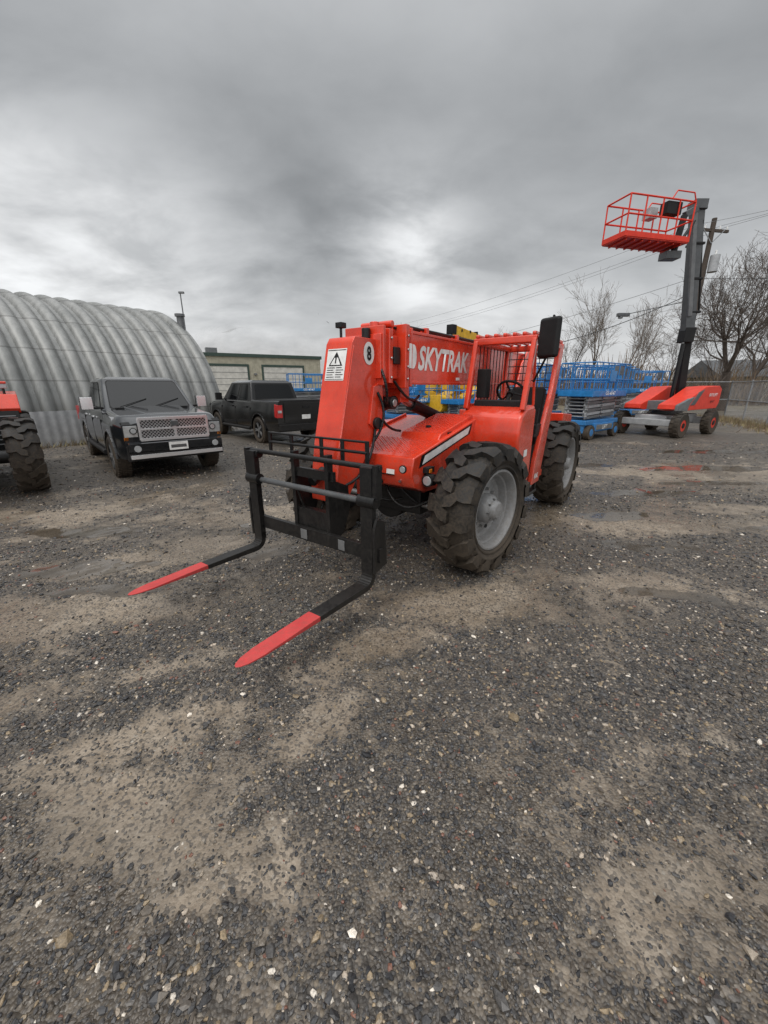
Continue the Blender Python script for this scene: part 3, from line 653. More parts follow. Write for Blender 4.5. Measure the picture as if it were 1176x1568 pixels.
def pickup(name,loc,ang,paint,chrome=True):
    e=empty(name,(*loc,0),ang)
    for nm,x,y in (('wheel_front_left',0,.86),('wheel_front_right',0,-.86),('wheel_rear_left',-3.56,.86),('wheel_rear_right',-3.56,-.86)):
        truck_wheel(nm,e,(x,y,.41),y<0)
    def arch_z(x):
        z=.44
        for cx in(0,-3.56):
            d=abs(x-cx)
            if d<.50: z=max(z,.42+math.sqrt(.25-d*d))
        return z
    def top_z(x):
        if x>.55: return 1.235-.13*((x-.55)/.42)**2
        if x>-.55: return 1.235+(.55-x)/1.1*.075
        if x>-3.04: return 1.31
        return 1.345
    def half(x):
        h=.985
        if x>.35: h-=.12*((x-.35)/.62)**1.8
        if x<-4.5: h-=.02*((-4.5-x)/.37)
        return h
    xsn=[.97,.93,.86,.78,.68,.58]+[.50*math.cos(a) for a in np.linspace(0.02,math.pi-.02,17)]+[-.56,-.62,-1.2,-1.82,-2.4,-3.02,-3.06]+[-3.56+.50*math.cos(a) for a in np.linspace(0.02,math.pi-.02,17)]+[-4.1,-4.4,-4.7,-4.84,-4.87]
    vs=[];K=9
    for x in xsn:
        h=half(x);t=top_z(x);a=arch_z(x)
        bed = x<-3.04
        zz=[a,max(a+.01,.62),max(a+.02,.80),1.02,1.08,t-.075,t-.02,t]
        hh=[h-.03,h-.005,h,h-.004,h-.022,h-.045,h-.065,h-.115 if not bed else h-.10]
        if x>-.55: hh[5]-=.03; hh[6]-=.06; hh[7]-=.10
        zz.append(t+(.02 if x>-.55 else 0)); hh.append(.0)
        for s in(-1,1):
            for z_,h_ in zip(zz,hh): vs.append((x,s*h_,z_))
    fs=[];S=2*K
    for i_ in range(len(xsn)-1):
        for s in(0,1):
            for j in range(K-1):
                a=i_*S+s*K+j; fs.append((a,a+1,a+1+S,a+S))
    n=len(xsn)
    for i_ in (0,n-1):
        for j in range(K-1): a=i_*S+j; fs.append((a,a+1,a+1+K,a+K))
    for i_ in range(n-1): a=i_*S; fs.append((a,a+K,a+K+S,a+S))
    b=MB('body',e,0,ang=50); b.add(vs,fs,paint); o=b.done()
    b=MB('hood_bulge',e,.03,3)
    b.hexa([(.70,-.46,1.12),(.70,.46,1.12),(-.50,.62,1.22),(-.50,-.62,1.22),(.60,-.40,1.262),(.60,.40,1.262),(-.50,.55,1.355),(-.50,-.55,1.355)],paint)
    b.done()
    b=MB('arch_trim',e,.006)
    for cx in(0,-3.56):
        for s in(-1,1):
            pts=[(cx+.515*math.cos(a),s*(half(cx+.515*math.cos(a))-.005),.42+.515*math.sin(a)) for a in np.linspace(.0,math.pi,16)]
            for p,q_ in zip(pts[:-1],pts[1:]): b.beam(p,q_,.045,.04,paint,up=(0,1,0))
            b.b2((cx-.49,s*.55,.5),(cx+.49,s*.70,.95),'plastic')
    b.b2((-4.5,-.62,.40),(.7,.62,.62),'plastic')
    for s in(-1,1): b.b2((-3.03,s*.90,.40),(-.56,s*.96,.50),'plastic')
    b.done()
    bw,tw=.895,.76
    P=lambda x,y,z:Vector((x,y,z))
    b=MB('cab',e,.06,4)
    b.hexa([P(-.42,-bw,1.24),P(-.42,bw,1.24),P(-3.0,bw,1.24),P(-3.0,-bw,1.24),P(-1.22,-tw,1.91),P(-1.22,tw,1.91),P(-2.78,tw,1.91),P(-2.78,-tw,1.91)],paint)
    b.done()
    b=MB('roof',e,.035,3); b.hexa([P(-1.22,-tw+.02,1.89),P(-1.22,tw-.02,1.89),P(-2.76,tw-.02,1.89),P(-2.76,-tw+.02,1.89),P(-1.42,-.6,1.955),P(-1.42,.6,1.955),P(-2.62,.6,1.955),P(-2.62,-.6,1.955)],paint); b.done()
    b=MB('windows',e)
    def quad(c,u0,u1,v0,v1,off):
        a,bb,cc,d=[Vector(p) for p in c]
        n=(bb-a).cross(d-a).normalized()*off
        f=lambda u,v:(a.lerp(bb,u)).lerp(d.lerp(cc,u),v)+n
        return [f(*t) for t in ((u0+.02,v0),(u1-.02,v0),(u1,v0+.06),(u1,v1-.06),(u1-.02,v1),(u0+.02,v1),(u0,v1-.06),(u0,v0+.06))]
    def win(c,u0,u1,v0,v1):
        mid=Vector((-1.8,0,1.5)); cc=sum((Vector(p) for p in c),Vector())/4
        n=(Vector(c[1])-Vector(c[0])).cross(Vector(c[3])-Vector(c[0])); sg=1 if n.dot(cc-mid)>0 else -1
        b.add(quad(c,u0-.012,u1+.012,v0-.03,v1+.03,.004*sg),[tuple(range(8))],'plastic')
        b.add(quad(c,u0,u1,v0,v1,.008*sg),[tuple(range(8))],'glass')
    win([(-.42,-bw,1.24),(-.42,bw,1.24),(-1.22,tw,1.91),(-1.22,-tw,1.91)],.065,.935,.12,.92)
    win([(-3.0,-bw,1.24),(-3.0,bw,1.24),(-2.78,tw,1.91),(-2.78,-tw,1.91)],.10,.90,.20,.86)
    for s in(-1,1):
        c=[(-.42,s*bw,1.24),(-3.0,s*bw,1.24),(-2.78,s*tw,1.91),(-1.22,s*tw,1.91)]
        win(c,.20,.53,.14,.87); win(c,.56,.87,.14,.87)
    b.done()
    b=MB('bed',e)
    b.b2((-3.10,-.82,1.346),(-4.80,.82,1.36),'plastic')
    b.done()
    b=MB('trim',e,.008)
    for s in(-1,1):
        for x in(-.62,-1.82,-3.03): b.b2((x-.004,s*.93,.50),(x+.004,s*.9875,1.10),'plastic')
        for x in(-1.55,-2.7): b.b2((x-.10,s*.965,1.10),(x+.10,s*1.0,1.135),'chrome' if chrome else paint)
        b.cyl((-.62,s*.99,.43),(-2.95,s*.99,.43),.05,'plastic')
        b.b2((-.78,s*.88,1.30),(-.84,s*1.10,1.34),'plastic'); b.box((-.80,s*1.13,1.42),(.10,.20,.24),'chrome' if chrome else paint); b.box((-.86,s*1.13,1.42),(.05,.21,.25),'plastic')
    b.b2((-.43,-.7,1.30),(-.50,.7,1.335),'plastic')
    for s in(-.60,.05): b.beam((-.50,s,1.345),(-.70,s+.55,1.50),.014,.014,'plastic')
    b.done()
    ch='chrome' if chrome else 'grey'
    b=MB('front_fascia',e,.012)
    b.b2((.86,-.86,.42),(1.02,.86,.70),'plastic'); 
    b.prism([(1.0,.56),(1.07,.60),(1.07,.74),(.98,.77)],-.84,.84,paint)
    b.b2((1.00,-.83,.465),(1.085,.83,.535),ch)
    b.b2((1.071,-.17,.58),(1.084,.17,.73),'white'); b.b2((1.083,-.14,.62),(1.086,.14,.68),'dgrey')
    for s in(-1,1):
        b.cyl((1.05,s*.70,.65),(1.078,s*.70,.65),.06,'lamp',n=18)
        b.prism([(.86,.80),(.955,.80),(.985,1.08),(.90,1.13),(.78,1.10),(.78,.82)],s*.62,s*.872,'plastic')
        b.prism([(.90,.86),(.972,.86),(.992,1.06),(.90,1.10),(.80,1.08),(.80,.86)],s*.645,s*.862,'lamp')
        b.cyl((.95,s*.71,.97),(.997,s*.71,.97),.06,'plastic',n=18); b.cyl((.997,s*.71,.97),(1.0,s*.71,.97),.045,'lamp',n=18)
        b.b2((.88,s*.80,.80),(.97,s*.868,.86),'amber')
    b.prism([(.93,.79),(.985,.80),(.985,1.18),(.93,1.20)],-.60,.60,'plastic')
    for z in(.80,1.18): b.b2((.96,-.615,z-.026),(1.015,.615,z+.026),ch)
    for s in(-1,1): b.b2((.96,s*.605-.022,.80),(1.013,s*.605+.022,1.18),ch)
    b.b2((.985,-.59,.972),(1.012,.59,1.008),ch); b.b2((.985,-.024,.81),(1.014,.024,1.17),ch)
    b.prism([(1.005,1.02),(1.028,1.04),(1.028,1.12),(1.005,1.14)],-.06,.06,'dgrey')
    b.done()
    b=MB('grille_mesh',e)
    for k in range(-26,27):
        for sg in(-1,1):
            y=k*.060; z0,z1=.81,1.17; ya,yb=y-sg*.18,y+sg*.18
            t0,t1=0,1
            for lim in(-.58,.58):
                if (ya-lim)*(yb-lim)<0:
                    t=(lim-ya)/(yb-ya)
                    if abs(ya)>.58: t0=max(t0,t)
                    else: t1=min(t1,t)
            if (abs(ya)>.58 and abs(yb)>.58 and ya*yb>0): continue
            b.beam((.994,ya+(yb-ya)*t0,z0+(z1-z0)*t0),(.994,ya+(yb-ya)*t1,z0+(z1-z0)*t1),.009,.009,ch,up=(1,0,0))
    b.done()
    b=MB('rear',e,.01)
    b.b2((-4.86,-.95,.50),(-5.02,.95,.66),'chrome' if chrome else 'plastic')
    b.b2((-4.876,-.74,.72),(-4.885,.74,1.28),paint); b.b2((-4.886,-.12,1.12),(-4.90,.12,1.20),'plastic'); b.b2((-4.886,-.15,.80),(-4.89,.15,.93),'white')
    for s in(-1,1):
        b.prism([(-4.72,.88),(-4.885,.86),(-4.895,1.22),(-4.74,1.25)],s*.80,s*.982,'redlens')
        b.b2((-4.88,s*.83,1.0),(-4.90,s*.95,1.07),'lamp')
    b.done()
    return e
pickup('pickup_truck',(-4.74,8.51),math.atan2(-.742,.67),'truck')
pickup('pickup_truck.001',(-5.69,16.13),math.atan2(.742,-.67),'truck2',False)

# ------------------------------------------------------------ lifts
def scissor_lift(loc,ang,paint='blue',label=True,h0=1.45,s=1.0):
    e=empty('scissor_lift',(*loc,0),ang); e.scale=(s,s,s)
    b=MB('base',e,.02)
    b.b2((-1.2,-.42,.22),(1.2,.42,.62),paint); b.b2((-.75,-.58,.28),(.75,.58,.55),paint); b.b2((-1.25,-.5,.5),(1.25,.5,.66),paint)
    b.b2((-.6,-.60,.32),(.6,.60,.50),'grey')
    for x in(-.95,.95):
        for y in(-.5,.5):
            b.cyl((x,y-.10,.25),(x,y+.10,.25),.25,'rubber',n=22); b.cyl((x,y-.11,.25),(x,y+.11,.25),.13,paint,n=16)
    b.done()
    b=MB('scissor_stack',e,.006)
    L=6; dz=(h0-.72)/L
    for k in range(L):
        z=.72+dz*(k+.5)
        for y in(-.34,.34,-.28,.28):
            t=.35*dz*(1 if abs(y)>.3 else -1)
            b.beam((-1.08,y,z-t),(1.08,y,z+t),.05,dz*.72,'lgrey' if k%2 else 'grey')
        for x in(-1.05,0,1.05): b.cyl((x,-.40,z),(x,.40,z),.03,'steel',n=8)
    b.cyl((-.6,0,.8),(.6,0,h0-.15),.06,'grey')
    b.done()
    b=MB('platform',e,.006)
    b.b2((-1.3,-.60,h0),(1.3,.60,h0+.09),paint); b.b2((-1.3,-.615,h0+.02),(1.3,-.60,h0+.20),paint); b.b2((-1.3,.60,h0+.02),(1.3,.615,h0+.20),paint)
    b.b2((-1.32,-.6,h0+.02),(-1.3,.6,h0+.2),paint); b.b2((1.3,-.6,h0+.02),(1.32,.6,h0+.2),paint)
    H=h0+1.1
    for z in(h0+.58,H):
        b.tube([(-1.3,-.6,z),(1.3,-.6,z),(1.3,.6,z),(-1.3,.6,z),(-1.3,-.6,z)],.021,paint)
    for x in(-1.3,-.87,-.43,0,.43,.87,1.3):
        for y in(-.6,.6): b.cyl((x,y,h0),(x,y,H),.019,paint,n=8)
    for z in(h0+.50,H-.06): b.tube([(-.2,-.55,z),(1.1,-.55,z),(1.1,.55,z),(-.2,.55,z)],.018,paint)
    for y in(-.2,.2):
        for x in(-1.3,1.3): b.cyl((x,y,h0),(x,y,H),.019,paint,n=8)
    b.b2((.9,-.5,h0+.75),(1.15,-.2,h0+1.05),'grey'); b.b2((-.25,-.64,h0+.5),(.2,-.615,h0+.85),paint)
    b.done()
    if label:
        for sg in(-1,1):
            text('GS-4047','label_%d'%(sg+1),e,.75,.12,(sg*.38,sg*.618,h0+.055),(-sg,0,0),(0,0,1),'white',.015)
            text('LIFT','base_label_%d'%(sg+1),e,.4,.14,(sg*.2,sg*.603,.34),(-sg,0,0),(0,0,1),'white',.015,.2)
    return e
scissor_lift((7.45,14.6),math.radians(38),s=.98)
scissor_lift((9.3,17.8),math.radians(25),s=1.0)
scissor_lift((10.9,20.2),math.radians(20))
scissor_lift((7.1,18.8),math.radians(35))
scissor_lift((5.9,16.4),math.radians(50))
scissor_lift((14.2,23.0),math.radians(10))
scissor_lift((3.6,16.6),math.radians(30),'blue',False,1.2,.9)
scissor_lift((1.2,17.5),math.radians(35),h0=1.1)
scissor_lift((-.6,20.5),math.radians(20),h0=1.2)
scissor_lift((-5.2,28.0),math.radians(20))

def lift_base(e,T,paint,hub,side=None):
    b=MB('chassis',e,.03,T=T)
    b.b2((-1.25,-.55,.42),(1.25,.55,.75),'lgrey'); b.b2((-1.5,-.95,.38),(-1.0,.95,.62),'lgrey'); b.b2((1.0,-.95,.38),(1.5,.95,.62),'lgrey')
    b.cyl((0,0,.75),(0,0,.92),.5,'grey',n=28)
    b.done()
    b=MB('wheels',e,T=T)
    for x in(-1.25,1.25):
        for s in(-1,1):
            y=s*1.0
            b.lathe([(.2,-.14),(.40,-.15),(.43,-.10),(.43,.10),(.40,.15),(.2,.14)],(x,y,.43),'rubber',30)
            for k in range(16):
                a=2*math.pi*k/16
                for yy in(-.07,.07): b.box((x+.43*math.cos(a+yy),y+yy,.43+.43*math.sin(a+yy)),(.03,.12,.09),'rubber',rot=Matrix.Rotation(-a,3,'Y'))
            b.cyl((x,y-.13,.43),(x,y+.13,.43),.23,hub,n=20); b.cyl((x,y-.15,.43),(x,y+.15,.43),.09,'plastic',n=14)
    b.done()
    b=MB('turret',e,.05,3,T=T)
    for s in(-1,1):
        y=s*.62
        b.prism([(-1.7,.95),(-1.85,1.15),(-1.85,1.66),(-1.6,1.78),(-.4,1.74),(.7,1.34),(1.45,1.14),(1.5,.98),(1.2,.92)],y-.33,y+.33,paint)
        b.prism([(.75,.905),(.65,1.15),(.35,1.40),(.55,1.38),(1.1,1.24),(1.52,1.14),(1.55,.93)],y+s*.30-.05,y+s*.30+.05,'grey')
        b.prism([(-.35,1.66),(.10,1.56),(.60,1.1),(.25,1.1)],y+s*.325-.02,y+s*.325+.02,'dgrey')
    b.b2((-1.6,-.4,.92),(1.0,.4,1.25),'grey')
    b.done()
def boom_lift():
    e=empty('boom_lift',(11.0,15.7,0),0)
    ang=math.atan2(-.53,-.85); T=Matrix.Rotation(ang,4,'Z')
    lift_base(e,T,'red2','red2')
    O=Vector((11.0,15.7,0)); L=lambda x,y,z:Vector((x,y,z))-O
    b=MB('telescopic_boom',e,.02)
    p0=L(11.5,15.9,1.35);p1=L(11.15,15.75,4.3);p2=L(10.42,15.5,7.45)
    b.beam(p0,p1,.20,.26,'plastic',up=(1,0,0)); b.cyl(p0+Vector((-.45,-.2,0)),p0.lerp(p1,.65)+Vector((-.22,-.12,0)),.07,'black'); b.cyl(p0.lerp(p1,.6)+Vector((-.24,-.12,0)),p1+Vector((-.12,-.1,0)),.04,'steel')
    b.beam(p1+Vector((.04,0,-.9)),p2,.30,.34,'dgrey',up=(1,0,0)); b.beam(p1+Vector((-.18,-.2,-.15)),p2.lerp(p1,.03)+Vector((-.2,-.18,0)),.10,.14,'grey',up=(1,0,0))
    b.cyl(p1+Vector((.2,-.1,0)),p2+Vector((.2,-.1,-.4)),.03,'plastic')
    for t in(0,.33,.66,.97): 
        c=(p1.lerp(p2,t)); b.box(c,(.40,.42,.08),'plastic')
    b.box(p2+Vector((0,0,.02)),(.42,.42,.28),'dgrey'); b.box(p1+Vector((0,0,-.75)),(.38,.38,.5),'plastic')
    b.done()
    b=MB('jib',e,.01)
    q0=p2+Vector((-.1,-.15,-.1)); q1=L(9.6,15.0,6.0)
    b.beam(q0,L(9.85,15.2,7.1),.14,.18,'dgrey'); b.beam(L(9.85,15.2,7.1),q1,.12,.16,'plastic',up=(1,0,0)); b.cyl(q0+Vector((0,0,-.35)),q1+Vector((.1,.1,.1)),.05,'black')
    b.box(q1+Vector((-.1,0,-.12)),(.5,.4,.22),'dgrey')
    b.done()
    Tb=Matrix.Translation(L(8.45,14.75,6.12))@Matrix.Rotation(math.radians(14),4,'Z')
    b=MB('basket',e,.008,T=Tb)
    b.b2((-1.22,-.46,0),(1.22,.46,.07),'red2'); b.b2((-1.24,-.48,.03),(1.24,-.46,.18),'red2'); b.b2((-1.24,.46,.03),(1.24,.48,.18),'red2')
    b.b2((-1.24,-.46,.03),(-1.22,.46,.18),'red2'); b.b2((1.22,-.46,.03),(1.24,.46,.18),'red2')
    for k in range(8): b.beam((-1.1+.3*k,-.42,-.03),(-1.1+.3*k+.1,.42,-.03),.04,.05,'red2')
    for z in(.62,1.12): b.tube([(-1.22,-.46,z),(1.22,-.46,z),(1.22,.46,z),(-1.22,.46,z),(-1.22,-.46,z)],.027,'red2')
    for x in(-1.22,-.62,0,.62,1.22):
        for y in(-.46,.46): b.cyl((x,y,.05),(x,y,1.12),.024,'red2',n=8)
    for y in(-.46,.46): b.tube([(.3,y,1.12),(.45,y,1.35),(1.1,y,1.35),(1.22,y,1.12)],.02,'red2')
    b.b2((.2,-.44,.75),(.75,-.15,1.08),'plastic'); b.b2((.1,.1,.8),(.4,.4,1.1),'lgrey')
    b.done()
    o=T@Vector((-.75,.975,1.40)); X=T.to_3x3()@Vector((-1,0,0))
    text('SKYLIFT','turret_label',e,.75,.11,o,X,(0,0,1),'white',.015,.2)
    o=T@Vector((-.95,.975,1.15)); text('SJ45T','turret_label_small',e,.4,.1,o,X,(0,0,1),'plastic',.015,.2)
boom_lift()
def artic_lift(loc,ang,paint,z=4.0,s=1.0,L_=1.0):
    e=empty('articulating_boom_lift',(*loc,0),ang); e.scale=(s,s,s)
    lift_base(e,Matrix.Identity(4),paint,paint)
    b=MB('boom_arms',e,.02)
    b.beam((-1.3,0,1.3),(1.2*L_,0,2.0),.26,.34,paint); b.beam((1.2*L_,0,2.1),(-1.3,0,z-.8),.24,.3,paint)
    b.beam((-1.4,0,z-.4),(1.6*L_,0,z-.1),.28,.40,paint); b.beam((1.6*L_,0,z-.1),(2.1*L_,0,z-1.2),.14,.16,'grey'); b.cyl((-1,0,z-.9),(.5,0,z-.3),.06,'grey')
    b.box((-1.5,0,z-.7),(.35,.4,.7),'grey'); b.box((1.6*L_,0,z-.1),(.35,.34,.4),'plastic')
    for x in(-.8,-.2,.5): b.box((x,0,z-.1),(.10,.34,.12),'plastic')
    b.done()
    b=MB('basket',e)
    zb=z-1.9; X0=2.0*L_
    b.b2((X0,-.9,zb),(X0+.8,.9,zb+.06),'grey')
    for zz in(zb+.55,zb+1.1): b.tube([(X0,-.9,zz),(X0+.8,-.9,zz),(X0+.8,.9,zz),(X0,.9,zz),(X0,-.9,zz)],.022,'grey')
    for x in(X0,X0+.8):
        for y in(-.9,0,.9): b.cyl((x,y,zb),(x,y,zb+1.1),.02,'grey',n=6)
    b.done()
artic_lift((3.9,20.5),math.radians(225),'yellow',4.35,1,.7)
artic_lift((1.9,22.5),math.radians(70),'blue',4.5,1,.8)
artic_lift((2.3,18.2),math.radians(120),'yellow',3.0,.8,.7)

# ------------------------------------------------------------ quonset hut
def quonset():
    e=empty('quonset_hut',(0,0,0))
    m,nb,bs=newmat('galvanised_corrugated')
    tc=nb.n('ShaderNodeTexCoord').outputs['Object']
    mp=nb.n('ShaderNodeMapping'); nb.set(mp.inputs['Vector'],tc); mp.inputs['Scale'].default_value=(1.6,1.6,.18)
    n1=nb.noise(mp.outputs[0],3.5,5,.7); n2=nb.noise(tc,.7,4,.65)
    sep=nb.n('ShaderNodeSeparateXYZ',Vector=tc)
    seam=nb.m('FRACT',nb.m('MULTIPLY',sep.outputs[2],1.05)); sm=nb.m('LESS_THAN',seam,.045)
    c=nb.mix(.5,nb.ramp(n1,[(.3,(.12,.125,.12)),(.7,(.34,.345,.335))]),nb.ramp(n2,[(.3,(.14,.145,.14)),(.7,(.31,.31,.30))]))
    c=nb.mix(nb.m('MULTIPLY',sm,.5),c,(.08,.078,.075,1))
    low=nb.m('SUBTRACT',1.0,nb.m('DIVIDE',sep.outputs[2],1.8),clamp=True)
    c=nb.mix(nb.m('MULTIPLY',nb.ramp(nb.m('ADD',low,nb.m('MULTIPLY',nb.m('SUBTRACT',n1,.5),.8)),[(.25,g(0)),(.7,g(1))]),.65),c,(.085,.075,.06,1))
    nb.set(bs.inputs['Base Color'],c); bs.inputs['Metallic'].default_value=.3; nb.set(bs.inputs['Roughness'],nb.m('ADD',nb.m('MULTIPLY',n1,.3),.34))
    P0=np.array([-10.4,12.3]);D=np.array([.588,.809]);Nn=np.array([-.809,.588]);R=4.9;pit=.56
    ks=np.arange(-18,6.2,pit/14); ph=np.linspace(0,math.pi,44)
    vs=[];fs=[]
    for k in ks:
        u=(k/pit)%1.0
        w=math.sin(math.pi*min(1,u/.72))**.6 if u<.72 else 0
        r=R+.17*w-.02
        for p in ph:
            c=P0+D*k+Nn*(R-r*math.cos(p)); vs.append((c[0],c[1],max(0,r*math.sin(p))))
    n=len(ph)
    for i in range(len(ks)-1):
        for j in range(n-1): fs.append((i*n+j,(i+1)*n+j,(i+1)*n+j+1,i*n+j+1))
    b=MB('corrugated_shell',e,ang=60); b.add(vs,fs,m); b.done()
    b=MB('bolts',e)
    for kk in np.arange(-8,6,pit):
        for p in np.linspace(.10,1.5,16):
            r=R+.0; c=P0+D*(kk+.86*pit)+Nn*(R-r*math.cos(p)); z=r*math.sin(p)
            b.box((c[0],c[1],z),(.045,.045,.045),'dgrey')
    b.done()
    b=MB('end_wall',e)
    for kk in(-17.9,6.0):
        vs=[];
        for p in ph: c=P0+D*kk+Nn*(R-(R-.05)*math.cos(p)); vs.append((c[0],c[1],(R-.05)*math.sin(p)))
        b.add(vs,[tuple(range(n))],'lgrey')
    b.done()
    b=MB('foundation',e)
    a=P0+D*-18-Nn*.25;c=P0+D*6.2-Nn*.25;a2=a+Nn*.4;c2=c+Nn*.4
    b.add([(a[0],a[1],0),(c[0],c[1],0),(c2[0],c2[1],0),(a2[0],a2[1],0),(a[0],a[1],.28),(c[0],c[1],.28),(c2[0],c2[1],.28),(a2[0],a2[1],.28)],[(0,1,2,3),(4,7,6,5),(0,4,5,1),(1,5,6,2),(2,6,7,3),(3,7,4,0)],'grey')
    b.done()
    b=MB('roof_vent',e); c=P0+D*6.0+Nn*(R-2.6)
    b.cyl((c[0],c[1],3.9),(c[0],c[1],4.6),.14,'grey'); b.cyl((c[0],c[1],4.6),(c[0],c[1],4.7),.2,'grey'); b.done()
    lp=empty('light_pole',(-13.9,30,0)); b=MB('pole',lp); b.cyl((0,0,0),(0,0,7.9),.06,'grey',r2=.04,n=8); b.box((0.08,0,7.85),(.35,.15,.12),'grey'); b.done()
    f=empty('panel_fence',(0,0,0)); b=MB('panels',f)
    A_=P0-D*1.6-Nn*.5; B_=P0+D*.9-Nn*.5; L_=float(np.linalg.norm(B_-A_)); nn=int(L_/.045)
    vs=[];fs=[]
    for k in range(nn+1):
        p=A_+(B_-A_)*k/nn - Nn*(.02*math.sin(k*1.2))
        vs+=[(p[0],p[1],0),(p[0],p[1],1.05)]
    for k in range(nn): fs.append((2*k,2*k+2,2*k+3,2*k+1))
    b.add(vs,fs,'lgrey'); b.done()
quonset()

def industrial():
    e=empty('industrial_building',(-21.5,44,0),math.radians(28))
    b=MB('walls',e); b.b2((0,0,0),(15.5,12,4.9),'beige'); 
    for k in range(62): b.b2((.1+k*.25,-.025,.4),(.14+k*.25,0,4.9),'beige')
    b.done()
    b=MB('roof_trim',e); b.b2((-.15,-.15,4.9),(15.65,12.1,5.25),'green'); b.b2((0,-.05,0),(15.5,-.03,.4),'green'); b.b2((3,3,5.25),(4.2,4.2,6.0),'grey'); b.done()
    b=MB('garage_doors',e)
    for x in(2.2,8.6):
        b.b2((x,-.06,0),(x+4.6,-.028,3.9),'door'); b.b2((x-.2,-.10,3.9),(x+4.8,-.0,4.15),'green')
        for k in range(1,6): b.b2((x,-.075,k*.65),(x+4.6,-.062,k*.65+.04),'grey')
        for xx in(x-.2,x+4.6): b.b2((xx,-.10,0),(xx+.2,0,3.9),'green')
    b.b2((7.2,-.07,0),(8.1,-.03,2.1),'green'); b.b2((7.5,-.25,3.0),(7.8,-.03,3.2),'grey')
    b.done()
industrial()
def house(loc,ang,w=11,d=8):
    e=empty('house',(*loc,0),ang)
    b=MB('walls',e); b.b2((0,0,0),(w,d,2.8),'beige'); b.done()
    b=MB('roof',e); b.add([(-.4,-.4,2.75),(w+.4,-.4,2.75),(w+.4,d+.4,2.75),(-.4,d+.4,2.75),(-.4,d/2,4.6),(w+.4,d/2,4.6)],[(0,1,5,4),(2,3,4,5),(0,4,3),(1,2,5),(0,3,2,1)],'dgrey'); b.done()
    b=MB('windows',e)
    for x in(1.2,4.4,8): b.b2((x,-.03,1),(x+1.3,-.003,2.2),'glass'); b.b2((x-.08,-.02,.92),(x+1.38,-.001,.998),'white')
    b.done()
house((36,44),math.radians(-10)); 

# ------------------------------------------------------------ utility pole, wires
def catenary(b,p,q_,sag,r,mat='plastic',n=22):
    p=Vector(p);q_=Vector(q_);pts=[p.lerp(q_,k/n)-Vector((0,0,sag*4*(k/n)*(1-k/n))) for k in range(n+1)]
    b.tube(pts,r,mat,5)
def pole():
    e=empty('utility_pole',(19.3,27,0))
    b=MB('pole',e); b.cyl((0,0,0),(0,0,11.1),.19,'wood',r2=.13,n=12)
    b.beam((-1.1,-.2,10.5),(1.1,.2,10.5),.12,.14,'wood'); b.beam((-.7,-.25,10.5),(0,-.15,9.8),.03,.04,'galv'); b.beam((.7,-.05,10.5),(0,-.15,9.8),.03,.04,'galv')
    b.done()
    b=MB('transformer',e,.02); b.cyl((.42,-.15,8.3),(.42,-.15,9.2),.25,'lgrey',n=20); b.cyl((.42,-.15,9.2),(.42,-.15,9.45),.05,'white')
    for x in(-1,-.5,.5,1): b.cyl((x,x*.18,10.57),(x,x*.18,10.75),.04,'white',n=8)
    b.done()
    w=empty('power_lines',(0,0,0)); b=MB('cables',w)
    for x in(-1,.5,1):
        catenary(b,(19.3+x,27+x*.18,10.75),(-4+x*3,75,10.4),1.0,.010,'grey'); catenary(b,(19.3+x,27+x*.18,10.75),(33+x,16,13.5+x),.5,.010,'grey')
    catenary(b,(19.3,27,8.2),(-6,62,5.5),1.2,.014,'grey'); catenary(b,(19.3,27,7.4),(12,29,4.6),.25,.022); catenary(b,(12,29,4.6),(2,34,4.2),.2,.018); catenary(b,(19.3,27,8.0),(45,22,9.6),.8,.014)
    b.done()
    s=empty('street_lamp',(15.4,27.9,0)); b=MB('lamp_head',s,.03)
    b.beam((3.9,-.9,6.9),(.3,0,6.2),.05,.05,'dgrey'); b.box((0,0,6.15),(.75,.28,.2),'dgrey'); b.cyl((-.15,0,6.05),(-.15,0,5.93),.14,'grey',n=14)
    b.done()
pole()

# ------------------------------------------------------------ trees
def tree_mesh(name,H,seed,levels=7,spread=.5,mat='bark',r0=.25,nb_=3):
    rd=random.Random(seed); b=MB(name,None)
    def rv(): return Vector((rd.gauss(0,1),rd.gauss(0,1),rd.gauss(0,1)))
    def grow(p,d,L,r,lv):
        segs=3 if lv<3 else 2
        for k in range(segs):
            d2=(d+rv()*.09+Vector((0,0,.05))).normalized(); q_=p+d2*L/segs; r2=r*(.86 if k<segs-1 else .78)
            b.cyl(p,q_,max(r,.007),mat,r2=max(r2,.006),n=(8 if lv<2 else 5 if lv<4 else 3),caps=False)
            if lv>=1 and lv<levels and rd.random()<.6:
                s=(d2+rv()*spread*1.1).normalized(); grow(q_,s,L*rd.uniform(.45,.7),r2*.5,lv+2)
            p,d,r=q_,d2,r2
        if lv>=levels or r<.0025: return
        n=nb_ if lv<2 else rd.choice((2,3))
        for k in range(n):
            s=(d+rv()*spread+Vector((0,0,.12))).normalized()
            if s.z<-.1: s.z*=-.3
            grow(p,s.normalized(),L*rd.uniform(.68,.88),r*rd.uniform(.55,.75),lv+1)
    grow(Vector((0,0,-.1)),Vector((0,0,1)),H*.22,r0,0)
    ob=b.done()
    zs=max(v[2] for v in b.v); sc=H/zs
    for v in ob.data.vertices: v.co*=sc
    print(name,'faces',len(b.f),zs); return ob
def place_tree(src,loc,s=1,rz=0):
    if src.get('used') is None:
        e=src; src['used']=1
    else:
        e=bpy.data.objects.new(src.name.split('.')[0],src.data); COL.objects.link(e)
    e.location=(*loc,0); e.scale=(s,s,s); e.rotation_euler=(0,0,rz); return e
t1=tree_mesh('bare_tree',11,5,8,.50,'bark',.36,4)
t2=tree_mesh('bare_tree',11,12,7,.36,'bark2',.16,3)
t3=tree_mesh('bare_tree',10,23,7,.42,'bark',.2,3)
